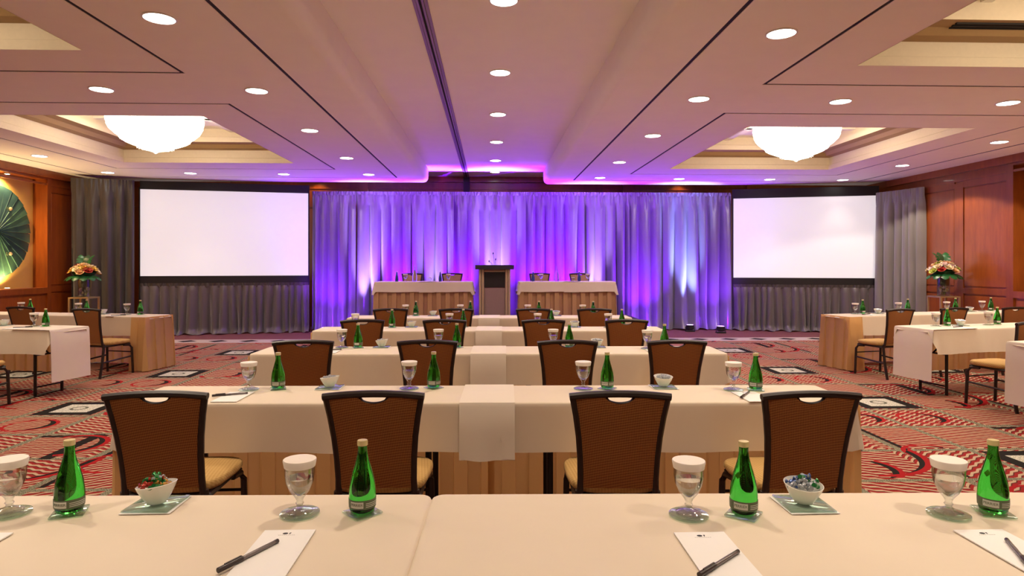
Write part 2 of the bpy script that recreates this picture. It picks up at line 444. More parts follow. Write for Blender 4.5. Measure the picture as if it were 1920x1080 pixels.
for x in (-6.3, -3.05, 3.35, 6.4): MB().box(x - .12, x + .12, YB - .05, YB, 0, 3.46).build('stile', 'wood', wb)
for x0, x1 in ((-6.1, -3.25), (-2.85, -.7), (-.4, 3.15), (3.55, 6.2)): MB().rbox(x0, x1, YB - .016, YB, 1.1, 2.84, .007, 1).build('panel', 'wood_panel', wb)
MB().box(-.64, -.49, YB - .12, YB, 0, 3.58).build('airwall_post', 'black_metal', wb)
wf = struct(MB().box(XL - .3, XR + .3, YF - .3, YF, 0, 3.9).build('wall_front', 'rear_wall'))

# round artwork of dark green glass blades in the left niche
art = thing('glass_artwork', 'round fan of dark green glass blades in the lit wall niche', 'artwork', (XL - .19, 11.68, 2.08))
MB().lathe([(.80, -.012), (.80, .012)], 48).build('backing_disc', 'blade_rib', art)
art.children[0].rotation_euler = (0, R(90), 0)
nb = 28
for k in range(nb):
    a0 = 2 * PI * k / nb; a1 = 2 * PI * (k + .93) / nb; b = MB(); p = []
    for rr, aa in ((.05, a0), (.83, a0), (.83, (a0 + a1) / 2), (.83, a1), (.05, a1)): p.append((rr * math.cos(aa), rr * math.sin(aa)))
    vv = [(.02 + (.014 if i in (0, 1) else 0), q[0], q[1]) for i, q in enumerate(p)] + [(.012, q[0], q[1]) for q in p]
    b.add(vv, [(0, 1, 2, 3, 4), (9, 8, 7, 6, 5)] + [(i, (i + 1) % 5, 5 + (i + 1) % 5, 5 + i) for i in range(5)]); b.build('blade', 'blade', art)
for y, z in ((.30, .42), (.30, -.40), (-.30, .42), (-.30, -.40)):
    q = MB().lathe([(.0, 0), (.03, .004), (.034, .02), (.02, .04), (0.002, .045)], 12).build('stud', 'gold', art, True); q.rotation_euler = (0, R(90), 0); q.location = (.03, y, z)
for i, (z, dz) in enumerate(((3.125, -1), (1.045, 1))):
    for y in (11.80, 11.1):
        t = thing('niche_lamp', 'small puck lamp at the ' + ('top' if dz < 0 else 'bottom') + ' of the artwork niche, ' + ('nearer the screen' if y > 11.5 else 'farther from the screen'), 'lamp', (XL - .07, y, z), 0, 'niche lamps ' + ('top' if dz < 0 else 'bottom'))
        MB().lathe([(.05, 0), (.05, dz * .012), (.036, dz * .016)], 20).build('rim', 'gold', t)
        MB().lathe([(.034, dz * .012), (.034, dz * .018)], 20).build('lens', 'lens_small', t)
        spot('niche_light', (0, 0, dz * .03), (-.10, .0, dz * .85), 65, (1, .72, .36), 140, .9, .02, t)

# ------------------------------------------------------------------ ceiling lights
dl = thing('downlight', '', 'downlight')
MB().lathe([(.118, .004), (.121, -.006), (.108, -.009), (.104, .004)], 28, cap=False).build('trim_ring', 'white', dl, True)
MB().lathe([(.106, -.001), (.104, -.0065), (.05, -.0075), (.001, -.008)], 28, cap=False).build('lens', 'lens', dl, True)
DL = Proto(dl)
beams = {}
ORD = ['first', 'second', 'third', 'fourth', 'fifth', 'sixth', 'seventh', 'eighth']
def downs(pts, z, label, group, W=1.0, size=104, blend=.7):
    k = (W, size)
    od = sorted(pts, key=(lambda p: -p[1]) if pts[0][0] == pts[-1][0] else (lambda p: abs(p[0])))
    for x, y in pts:
        q = '' if len(pts) == 1 else ', %s from the %s' % (ORD[od.index((x, y))], 'stage' if pts[0][0] == pts[-1][0] else 'central strip')
        o = DL.place((x, y, z), 0, label + q, group)
        if k not in beams:
            b = spot('downlight_beam', (0, 0, -.03), (0, 0, -2), DOWN_W * W, WARM, size, blend, .07); beams[k] = b
        else:
            b = beams[k].copy(); C.objects.link(b)
        b.location = (x, y, z - .03)
downs([(.11, y) for y in (1.2, 3.1, 5.13, 7.06, 9.02, 11.04)], ZC, 'recessed downlight in the raised central strip', 'downlights of the central strip')
downs([(.11, y) for y in (13.0, 14.6)], ZC, 'dimmed downlight of the central strip over the stage', 'dimmed downlights over the stage', .2, 90)
downs([(-2.44, y) for y in (.9, 2.85, 4.81, 6.78, 8.75, 10.98)], ZS, 'recessed downlight beside the long slot, artwork half', 'downlights in the lane of the artwork side')
downs([(2.29, y) for y in (1.0, 3.0, 4.96, 6.95, 8.94, 11.27)], ZS, 'recessed downlight beside the long slot, plain wall half', 'downlights in the lane of the plain wood wall side')
downs([(x, 6.78) for x in (-4.03, -5.9)], ZS, 'recessed downlight between coffers, artwork half', 'downlights between coffers, artwork side')
downs([(x, 7.0) for x in (3.90, 5.82)], ZS, 'recessed downlight between coffers, plain wall half', 'downlights between coffers, plain wood wall side')
downs([(-2.44, 12.96)], ZS, 'dimmed downlight before the backdrop at the slot end, artwork half', None, .3, 86)
downs([(2.29, 13.28)], ZS, 'dimmed downlight before the backdrop at the slot end, plain wall half', None, .3, 86)
downs([(-4.13, 12.96), (-5.94, 12.9)], ZS, 'recessed downlight over the artwork side screen', 'downlights over the screen, artwork side', .6, 84, .8)
downs([(3.99, 13.39), (5.94, 13.41)], ZS, 'recessed downlight over the plain wall screen', 'downlights over the screen, plain wood wall side', .6, 84, .8)
downs([(-7.52, y) for y in (2.85, 4.85, 6.85, 8.9, 10.95)], ZS, 'recessed downlight along the artwork wall', 'downlights along the artwork wall', .6, 100, .5)
downs([(7.54, y) for y in (3.0, 5.0, 7.1, 9.23, 11.46)], ZS, 'recessed downlight along the plain wood wall', 'downlights along the plain wood wall', 1.5, 132, .12)

downs([(-7.52, 12.86)], ZS, 'recessed downlight in the corner before the dark masking drape', None, .3, 80, .8)
downs([(7.54, 13.44)], ZS, 'recessed downlight in the corner before the silver masking drape', None, .3, 80, .8)
def chandelier(loc, label):
    t = thing('chandelier', label, 'chandelier', loc); t.scale = (.80, .80, 1)
    MB().lathe([(.16, 3.86), (.17, 3.83), (.10, 3.80), (.03, 3.78), (.03, 3.62)], 20).build('canopy', 'gold', t, True)
    MB().lathe([(.745, 3.58), (.765, 3.60), (.765, 3.655), (.745, 3.67), (.72, 3.66), (.72, 3.59)], 56, cap=False).build('ring', 'gold', t, True)
    sc = lambda k, d: (lambda q, a: (q[0] * (1 + d * abs(math.sin(a * k))), q[1] * (1 + d * abs(math.sin(a * k))), q[2]))
    for prof in ([(.70, 3.69), (.775, 3.72), (.79, 3.66), (.78, 3.60), (.765, 3.565)], [(.765, 3.575), (.77, 3.55), (.73, 3.48), (.63, 3.40), (.565, 3.365)], [(.57, 3.375), (.575, 3.355), (.50, 3.305), (.38, 3.262), (.30, 3.245)], [(.30, 3.255), (.305, 3.24), (.24, 3.205), (.15, 3.188), (.10, 3.186)]):
        MB().lathe(prof, 96, fn=sc(12, .045), cap=False).build('crystal_tier', 'crystal', t, True)
    MB().lathe([(.02, 3.20), (.10, 3.19), (.085, 3.172), (.035, 3.162), (.03, 3.15), (.004, 3.14)], 24).build('finial', 'crystal', t, True)
    # swags of crystal drops on the rims
    for (r, z, n) in ((.775, 3.565, 40), (.575, 3.362, 32), (.305, 3.244, 20)):
        b = MB()
        for k in range(n):
            a = 2 * PI * k / n; b.lathe([(.002, .012), (.012, 0), (.008, -.02), (.002, -.035)], 6, (r * math.cos(a), r * math.sin(a), z))
        tag(b.build('crystal_drops', 'crystal', t, True), kind='stuff')
    return t
chandelier((-5.0, 9.75, 0), 'bowl shaped crystal chandelier in the coffer towards the artwork wall')
chandelier((4.93, 10.15, 0), 'bowl shaped crystal chandelier in the coffer towards the plain wood wall')
chandelier((-5.0, 3.75, 0), 'crystal chandelier above the seating, artwork side, away from the stage')
chandelier((4.93, 3.9, 0), 'crystal chandelier above the seating, plain wood wall side, away from the stage')

# ==================================================================== DRAPES, SCREENS, STAGE
def drape(name, path, z0, z1, pitch, amp, seed, mat, parent=None, rows=18, per=7, hem=.05, top_amp=.35, lean=0.0):
    """hanging cloth along a floor path; folds deepen downwards, gathered header at the top"""
    rnd = random.Random(seed); P = [Vector((x, y, 0)) for x, y in path]
    seg = [(P[i + 1] - P[i]).length for i in range(len(P) - 1)]; Ltot = sum(seg)
    N = max(12, int(Ltot / pitch * per)); pts = []; nor = []
    for k in range(N + 1):
        s = Ltot * k / N; i = 0
        while i < len(seg) - 1 and s > seg[i]: s -= seg[i]; i += 1
        d = (P[i + 1] - P[i]).normalized(); pts.append(P[i] + d * s); nor.append(Vector((d.y, -d.x, 0)))
    ph = [0.0]; big = []; sw = rnd.random() * 9
    for k in range(N): ph.append(ph[-1] + 2 * PI / per * (.72 + .56 * abs(math.sin(k * .051 + sw) * math.sin(k * .017 + 2 * sw))))
    a2, a3, a4 = (rnd.random() * 6 for _ in range(3))
    def fn(i, j):
        t = j / (rows - 1); z = z1 + (z0 - z1) * t
        g = top_amp + (1 - top_amp) * min(1, t * 1.6) ** .8
        f = 2.2 * abs(math.sin(ph[i] / 2 + .35 * math.sin(ph[i] * .11 + a2) * t)) ** .75 - 1.2 + .45 * math.sin(ph[i] * .27 + a3 + .6 * t) + .12 * math.sin(ph[i] * 1.9 + a4)
        if t < .06: f = f * .25 + .35 * math.sin(ph[i] * 3.1)
        off = amp * g * f + lean * t
        if t > .9:
            q = (t - .9) / .1; off += hem * q * q * (1.2 + math.sin(ph[i] * .43 + a2)); z += .03 * q * (1 + math.sin(ph[i] * .6 + a4)) * .5
        side = .03 * t * math.sin(ph[i] * .31 + a4)
        p = pts[i] + nor[i] * off; d = Vector((-nor[i].y, nor[i].x, 0)); p = p + d * side * (0 if i in (0, N) else 1)
        return (p.x, p.y, max(z, .006))
    return MB().grid(N + 1, rows, fn).build(name, mat, parent, True, 80)
def rod(name, path, z, r, parent, mat='black_metal'):
    return MB().tube([(x, y, z) for x, y in path], r, 8).build(name, mat, parent, True)

# violet-lit backdrop, eight panels on one pipe
bx = [-3.97, -3.0, -1.78, -.82, .80, 2.12, 3.15, 3.90, 5.50]
lab = ['end panel next to the screen of the artwork side', 'panel beside the empty side of the head table, artwork half', 'panel behind the chairs of the artwork side head table', 'panel behind the lectern',
       'panel behind the chairs of the plain wall side head table', 'panel behind the outer end of that head table', 'narrow dark panel past the head table', 'end panel by the plain wall screen']
for k in range(8):
    t = thing('backdrop_curtain', 'violet lit satin backdrop curtain, ' + lab[k], 'curtain', ((bx[k] + bx[k + 1]) / 2, 14.45 + .012 * (k % 2), 0), 0, 'backdrop curtain panels')
    hw = (bx[k + 1] - bx[k]) / 2 + .004
    y0 = .0
    drape('panel', [(-hw, y0), (hw, y0)], .01, 3.07, (.20, .27, .24, .30, .26, .23, .22, .25)[k], (.07, .095, .105, .10, .105, .10, .09, .10)[k], 40 + k, 'drape', t, 24, 12, .05, .45)
    # gathered header hides the pipe
    drape('header', [(-hw, y0 - .012), (hw, y0 - .012)], 3.03, 3.125, .07, .014, 70 + k, 'drape', t, 5, 6, 0, 1)

def uplight(x, y, W, col, size, label, tgt, group, z=0):
    t = thing('floor_uplight', label, 'uplight', (x, y, z), 0, group)
    MB().rbox(-.10, .10, -.06, .06, 0, .03, .006).build('base', 'housing', t)
    MB().lathe([(.065, .045), (.085, .06), (.09, .145), (.082, .15)], 18).build('housing', 'housing', t, True)
    MB().lathe([(.074, .149), (.070, .153)], 18).build('lens', 'lens_violet', t)
    for s in (-1, 1): MB().box(s * .097 - .004, s * .097 + .004, -.015, .015, .025, .11).build('yoke', 'housing', t)
    spot('uplight_beam', (0, 0, .165), tgt, W, col, size, .9, .05, t)
    return t
VIO, PALE, BLU = (.20, .004, 1.0), (.50, .30, 1.0), (.30, .38, 1.0)
for k_, (x, W, c) in enumerate(((-2.72, 1.0, PALE), (-1.25, .6, PALE), (.13, 1.25, PALE), (2.30, .9, PALE), (4.43, 1.0, BLU))):
    uplight(x, 14.05, UP_W * W * .72, c, 38, 'pale violet floor uplight under the backdrop, %s from the artwork side' % ORD[k_], (0, .17, 1), 'pale floor uplights')
for k_, x in enumerate((-3.5, -2.0, -.62, .85, 1.65, 3.35, 5.0)):
    on = -2.4 < x < 2.9
    t = uplight(x, 13.78 if on else 13.72, UP_W * (.20, .52, .55, .48, .55, .36, .16)[k_], VIO, 84, ('deep violet uplight at the backdrop foot, %s from the artwork side' % ORD[k_]), (0, .42, 1), 'deep violet uplights', .39 if on else 0)
    if on: spot('uplight_flood', (0, 0, .165), (0, .5, .30), UP_W * .04, VIO, 150, 1, .05, t)
    else: spot('uplight_flood', (0, 0, .165), (0, -.25, 1), UP_W * (.13 if x < 4 else .06), VIO, 150, 1, .05, t)
    if not on: spot('uplight_low_flood', (0, -.02, .165), (0, .7, .45), UP_W * (.05, 0, 0, 0, 0, .05, .04)[k_], VIO, 120, 1, .05, t)

# warm wall washers on the wood above the drapes
for x in (-4.1, 4.6):
    t = thing('wall_washer', 'small warm washer lamp high on the wood behind the curtain', 'lamp', (x, 15.25, 3.6), 0, 'warm washers over the backdrop')
    MB().lathe([(.05, 0), (.055, -.05), (.045, -.06)], 16).build('can', 'gold', t, True)
    MB().lathe([(.04, -.058), (.038, -.062)], 16).build('lens', 'lens_small', t)
    spot('washer_beam', (0, 0, -.07), (0, .12, -.6), 10, (1, .6, .25), 110, .6, .03, t)

def screen(name, a, b, z0, z1, label, ztop):
    """tilted projection screen standing on a draped frame; a, b = floor points of its ends"""
    A, B = Vector((*a, 0)), Vector((*b, 0)); L = (B - A).length; ang = math.atan2(B.y - A.y, B.x - A.x)
    t = thing(name, label, 'screen', ((A.x + B.x) / 2, (A.y + B.y) / 2, 0), ang)
    h = L / 2
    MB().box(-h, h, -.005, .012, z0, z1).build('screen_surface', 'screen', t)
    f = MB().box(-h - .02, h + .02, -.02, .03, z0 - .15, z0).build('lower_border', 'black', t)
    MB().box(-h - .02, h + .02, -.02, .03, z1, z1 + .04).build('upper_border', 'black', t)
    for s in (-1, 1):
        MB().box(s * (h + .012) - .012, s * (h + .012) + .012, -.02, .03, 0, z1 + .04).build('leg', 'black', t)
    MB().box(-h - .02, h + .02, .04, .07, z1 - .05, ztop).build('valance_and_shade', 'black', t)  # black header board, also standing in for the shaded back wall
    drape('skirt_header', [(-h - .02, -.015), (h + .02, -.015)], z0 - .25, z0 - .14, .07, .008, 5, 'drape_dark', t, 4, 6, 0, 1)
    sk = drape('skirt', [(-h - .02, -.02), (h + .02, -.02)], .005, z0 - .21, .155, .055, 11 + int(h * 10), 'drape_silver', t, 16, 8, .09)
    return t
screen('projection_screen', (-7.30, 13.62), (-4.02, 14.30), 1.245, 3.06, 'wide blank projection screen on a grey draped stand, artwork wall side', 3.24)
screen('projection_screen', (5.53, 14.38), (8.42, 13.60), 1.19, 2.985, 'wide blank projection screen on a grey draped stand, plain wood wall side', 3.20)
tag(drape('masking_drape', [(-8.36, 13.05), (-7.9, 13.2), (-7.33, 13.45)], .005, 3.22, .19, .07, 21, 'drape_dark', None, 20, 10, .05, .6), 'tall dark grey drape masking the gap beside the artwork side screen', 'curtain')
tag(drape('masking_drape', [(8.30, 13.52), (8.48, 12.95), (8.60, 12.42)], .005, 3.03, .19, .065, 22, 'drape_lamplit', None, 20, 10, .05, .6), 'tall silver grey drape masking the gap beside the plain wood wall screen', 'curtain')

# stage
SZ = .39
st = thing('stage_riser', 'low dark carpeted stage riser under the head tables', 'stage', (.25, 13.05, 0))
MB().rbox(-2.8, 2.75, -.92, .82, SZ - .06, SZ, .01, 1).build('deck', 'stage_carpet', st)
MB().box(-2.76, 2.71, -.88, .78, .0, SZ - .06).build('riser_skirt', 'black', st)

# ==================================================================== TABLES AND LINEN
def cloth(name, hx, hy, z, drops, mat, parent=None, wave=.006, flare=.012, seed=0, corner=.04, sag=.0):
    """tablecloth over a rectangular top. drops = (near -y, right +x, far +y, left -x)"""
    rnd = random.Random(seed); per = []; n1 = max(6, int(hx * 2 / .05)); n2 = max(6, int(hy * 2 / .05))
    cs = [(hx, -hy), (hx, hy), (-hx, hy), (-hx, -hy)]
    for s_, (p0, p1, nn) in enumerate((((-hx, -hy), (hx, -hy), n1), ((hx, -hy), (hx, hy), n2), ((hx, hy), (-hx, hy), n1), ((-hx, hy), (-hx, -hy), n2))):
        L = math.hypot(p1[0] - p0[0], p1[1] - p0[1]); d = ((p1[0] - p0[0]) / L, (p1[1] - p0[1]) / L); nr = (d[1], -d[0])
        for k in range(nn + 1):
            q = corner + (L - 2 * corner) * k / nn
            per.append((p0[0] + d[0] * q, p0[1] + d[1] * q, nr, drops[s_], s_))
        dn = drops[(s_ + 1) % 4]; c0 = (p1[0] - d[0] * corner - nr[0] * corner, p1[1] - d[1] * corner - nr[1] * corner)
        for k in (1, 2, 3):
            a = PI / 2 * k / 4; nv = (nr[0] * math.cos(a) + d[0] * math.sin(a), nr[1] * math.cos(a) + d[1] * math.sin(a))
            mn = min(drops[s_], dn); mx = max(drops[s_], dn)
            dd = (mn + sag) if mn > .1 else (drops[s_] * (1 - k / 4) + dn * k / 4)
            per.append((c0[0] + nv[0] * corner, c0[1] + nv[1] * corner, nv, dd, -1))
    n = len(per); a1, a2 = rnd.random() * 6, rnd.random() * 6
    ts = [0, .06, .18, .35, .55, .75, .92, 1]
    rings = [(-.03, z, 0), (-.008, z, 0), (-.002, z - .0025, 0), (.001, z - .008, 0)]
    def fn(i, j):
        x, y, nv, dd, s_ = per[i]
        if j < 4: o, zz, t = rings[j]
        else:
            t = ts[j - 4 + 1] if j - 3 < len(ts) else 1; 
            o = .002 + flare * t + wave * t * (math.sin(i * .55 + a1) + .5 * math.sin(i * 1.37 + a2)) + (.02 * t if s_ == -1 and dd > .1 else 0)
            zz = z - .008 - max(dd - .008, .002) * t + .004 * t * math.sin(i * .33 + a2)
        return (x + nv[0] * o, y + nv[1] * o, zz)
    mb = MB(); rows = 4 + len(ts) - 1; mb.grid(n, rows, fn, True)
    def top(i, j):
        x, y, nv, dd, s_ = per[i]; q = (1, .8, .5, .2, 0)[j]; return ((x - nv[0] * .03) * q, (y - nv[1] * .03) * q, z)
    mb.grid(n, 5, top, True)
    return mb.build(name, mat, parent, True, 50)
def skirt(name, path, z0, z1, mat, parent=None, pitch=.15, depth=.025, flare=.02):
    """box pleated skirt along a path (outward = right hand side of travel)"""
    P = [Vector((x, y, 0)) for x, y in path]; pts = []
    for i in range(len(P) - 1):
        d = P[i + 1] - P[i]; L = d.length; d.normalize(); nr = Vector((d.y, -d.x, 0)); k = max(1, round(L / pitch)); w = L / k
        for q in range(k):
            for fr, off in ((0.0, 0), (.48, 0), (.51, -depth), (.97, -depth)):
                pts.append((P[i] + d * (w * (q + fr)), nr, off))
        if i == len(P) - 2: pts.append((P[i + 1], nr, 0))
        else: pts.append((P[i + 1] , nr, 0))
    def fn(i, j):
        t = (0, .03, .3, .65, 1)[j]; p, nr, off = pts[i]; q = p + nr * (off * (.35 + .65 * t) + flare * t + .006 * math.sin(i * 1.7) * t)
        return (q.x, q.y, z1 + (z0 - z1) * t)
    return MB().grid(len(pts), 5, fn).build(name, mat, parent, True, 35)
TL, TW, TZ = 1.83, .46, .745
def make_table(W):
    tb = thing('folding_table', '', 'table'); g = W / 2 - .06
    MB().rbox(-TL / 2, TL / 2, -W / 2, W / 2, TZ - .022, TZ, .006, 1).build('table_top', 'champagne', tb)
    for s in (-1, 1):
        x = s * (TL / 2 - .24)
        for y in (-g, g): MB().tube([(x, y, .0), (x, y, TZ - .022)], .0175, 8).build('leg', 'black_metal', tb, True)
        for zb in (.10, .46, .68): MB().tube([(x, -g, zb), (x, g, zb)], .010, 6).build('leg_bar', 'black_metal', tb, True)
        MB().tube([(x, 0, .46), (x - s * .33, 0, TZ - .03)], .010, 6).build('brace', 'black_metal', tb, True)
    return tb
TABLE = Proto(make_table(TW)); WIDE = Proto(make_table(.74))
ROT = R(-1.4)
rown = {5: 'first row from the stage', 4: 'second row from the stage', 3: 'third row from the stage', 2: 'fourth row from the stage', 1: 'fifth row from the stage'}
ROWY = {1: 1.64, 2: 3.60, 3: 5.45, 4: 7.27, 5: 8.97}
def rpos(row, x, y): # local row coordinates to world
    c, s = math.cos(ROT), math.sin(ROT); return (x * c - y * s, ROWY[row] + x * s + y * c)
HX, HY = .95, .245
for row in (1, 2, 3, 4, 5):
    for sd in (-1, 1):
        cx = sd * 1.0 if row > 1 else (-.19 + sd * .952)
        side = 'artwork wall half' if sd < 0 else 'plain wall half'
        p = rpos(row, cx, 0)
        hy = HY if row > 1 else .385
        (TABLE if row > 1 else WIDE).place((p[0], p[1], 0), ROT, ('narrow' if row > 1 else 'wide') + ' folding table, ' + rown[row] + ', ' + side, 'folding tables of the centre block')
        inn, out = .012, .24
        dr = (.255, inn if sd < 0 else out, .24, out if sd < 0 else inn)
        hx = HX if row > 1 else .951
        o = cloth('tablecloth', hx, hy, TZ + .008, dr, 'cloth', None, .005 if row > 1 else .002, seed=row * 2 + sd)
        o.location = (p[0], p[1], 0); o.rotation_euler.z = ROT
        tag(o, 'cream tablecloth, ' + rown[row] + ', ' + side, 'tablecloth', 'cream tablecloths of the centre block')
        if row > 1:
            e = sd * (HX + .006); far = HY + .006
            path = [(e, -HY + .0), (e, far), (-sd * (HX + .07), far)]
            if sd < 0: path = path[::-1]
            else: path = path
            k = skirt('table_skirt', path if sd > 0 else path, .012, TZ - .01, 'skirt', None, .17, .02, .012 if sd > 0 else .012)
            k.location = (p[0], p[1], 0); k.rotation_euler.z = ROT
            tag(k, 'amber pleated floor length skirt, ' + rown[row] + ', ' + side, 'table skirt', 'amber skirts of the centre block')
    if row > 1:
        n = MB(); w = .145; prof = [(-HY - .030, TZ - .285), (-HY - .024, TZ - .15), (-HY - .016, TZ - .01), (-HY - .006, TZ + .011), (-HY + .03, TZ + .0135), (0, TZ + .0135), (HY - .03, TZ + .0135), (HY + .01, TZ + .011), (HY + .022, TZ - .02), (HY + .03, TZ - .27)]
        rr = random.Random(row)
        n.grid(9, len(prof), lambda i, j: (-w + 2 * w * i / 8, prof[j][0] + (.005 * math.sin(i * 1.1 + row) if j == 0 else 0), prof[j][1] + (.006 * math.sin(i * .8 + row) if j == 0 else 0)))
        n.grid(9, len(prof), lambda i, j: (-w + 2 * w * i / 8, prof[j][0] + (.003 if j < 3 else -.003 if j > 6 else 0), prof[j][1] - (.002 if 2 < j < 8 else 0)))
        o = n.build('table_runner', 'runner', None, True, 50); p = rpos(row, -.01, 0); o.location = (p[0], p[1], 0); o.rotation_euler.z = ROT
        tag(o, 'white cloth runner over the joint of the two tables in ' + rown[row], 'runner', 'white runners over the table joints')

# side tables, turned towards the stage
def rot2(x, y, a): return (x * math.cos(a) - y * math.sin(a), x * math.sin(a) + y * math.cos(a))
AW, BW = 'artwork wall', 'plain wall'
def side_table(end, ang, sd, who, floor_end, n=1, runner=True, drop=.27):
    """end = middle of the aisle end of the table top; sd = direction of the table from its aisle end"""
    for k in range(n):
        off = rot2(sd * (.95 + 1.87 * k), 0, ang); x, y = end[0] + off[0], end[1] + off[1]
        w2 = who if k == 0 else who.replace('side table', 'wall end side table')
        TABLE.place((x, y, 0), ang, 'narrow folding table under cream cloth, ' + w2, 'folding tables along the walls')
        inn = .012; ed = .03 if (floor_end or runner) and k == 0 else inn
        dr = (drop, ed if sd < 0 else inn, .24, inn if sd < 0 else ed)
        o = cloth('tablecloth', HX if k == 0 else .918, HY, TZ + .008, dr, 'cloth', None, .006, .02, seed=int(x * 10))
        o.location = (x, y, 0); o.rotation_euler.z = ang
        tag(o, 'cream tablecloth, ' + w2, 'tablecloth', 'cream tablecloths along the walls')
        e = -sd * (HX + .008); far = HY + .008
        if k == 0 and floor_end: path = [(e + sd * .20, -HY - .055), (e - sd * .012, -HY - .05), (e - sd * .012, far), (sd * HX, far)]
        else: path = [(-sd * HX, far), (sd * HX, far)]
        if sd > 0: path = path[::-1]
        s = skirt('table_skirt', path, .012 if floor_end else .20, TZ - .01 if not (k == 0 and floor_end) else TZ + .006, 'skirt', None, .16, .028, .05 if floor_end and k == 0 else .015)
        s.location = (x, y, 0); s.rotation_euler.z = ang
        tag(s, 'amber floor length table skirt, ' + w2, 'table skirt', 'amber skirts along the walls')
    if runner:
        off = rot2(sd * .95, 0, ang); x, y = end[0] + off[0], end[1] + off[1]; e = -sd * HX
        prof = [(e + sd * .5, TZ + .0125), (e + sd * .05, TZ + .0125), (e - sd * .004, TZ + .011), (e - sd * .016, TZ - .01), (e - sd * .028, TZ - .2), (e - sd * .034, TZ - .4), (e - sd * .04, .18)]
        n_ = MB()
        for th in (0, 1):
            n_.grid(10, len(prof), lambda i, j: (prof[j][0] + sd * .003 * th + (sd * .006 * math.sin(i * .9) * max(0, j - 3) / 3), -HY - .012 + (2 * HY + .024) * i / 9, prof[j][1] - (.002 * th if j < 3 else 0)))
        o = n_.build('end_cloth', 'runner', None, True, 50); o.location = (x, y, 0); o.rotation_euler.z = ang
        tag(o, 'white cloth hanging over the aisle end, ' + who, 'cloth', 'white end cloths')
SA = R(13)
who = {'LB': 'side table nearest the screen, artwork wall', 'LA': 'side table behind the nearest one, artwork wall', 'RB': 'side table nearest the screen, plain wall', 'RA': 'side table behind the nearest one, plain wall', 'RC': 'third side table from the screen, plain wall'}
side_table((-4.72, 9.30), -SA, -1, who['LB'], True, 2, False)
side_table((-4.80, 7.47), -SA, -1, who['LA'], False, 1)
side_table((4.95, 9.03), SA, 1, who['RB'], True, 2, False)
side_table((4.86, 7.18), SA, 1, who['RA'], False, 1)
side_table((4.93, 5.62), SA, 1, who['RC'], False, 1)

# head tables on the stage
for x, nm in ((-1.32, 'artwork wall side of the lectern'), (1.545, 'plain wood wall side of the lectern')):
    o = TABLE.place((x, 13.0, SZ), 0, 'head table on the stage, ' + nm, 'head tables')
    c = cloth('tablecloth', .97, .30, TZ + .008, (.20, .20, .20, .20), 'cloth', None, .004, .03, seed=int(x * 7), sag=.06); c.location = (x, 13.0, SZ)
    tag(c, 'short cream tablecloth on the head table, ' + nm, 'tablecloth', 'head tablecloths')
    s = skirt('table_skirt', [(.965, .30), (-.965, .30), (-.965, -.30), (.965, -.30), (.965, .30)][1:] , .005, TZ - .012, 'skirt_stage', None, .172, .055, .03); s.location = (x, 13.0, SZ)
    tag(s, 'tan box pleated skirt of the head table, ' + nm, 'table skirt', 'head table skirts')
    r = MB().grid(5, 3, lambda i, j: (-.15 + .3 * i / 4 + .07, -.318 - .012 * j, TZ + .0 - .10 * j)); r.grid(5, 2, lambda i, j: (-.15 + .3 * i / 4 + .07, -.318 if j == 0 else .30, TZ + .0105))
    r = r.build('table_runner', 'cloth', None, True, 50); r.location = (x, 13.0, SZ); tag(r, 'cream cloth strip across the head table, ' + nm, 'runner', 'head table runners')

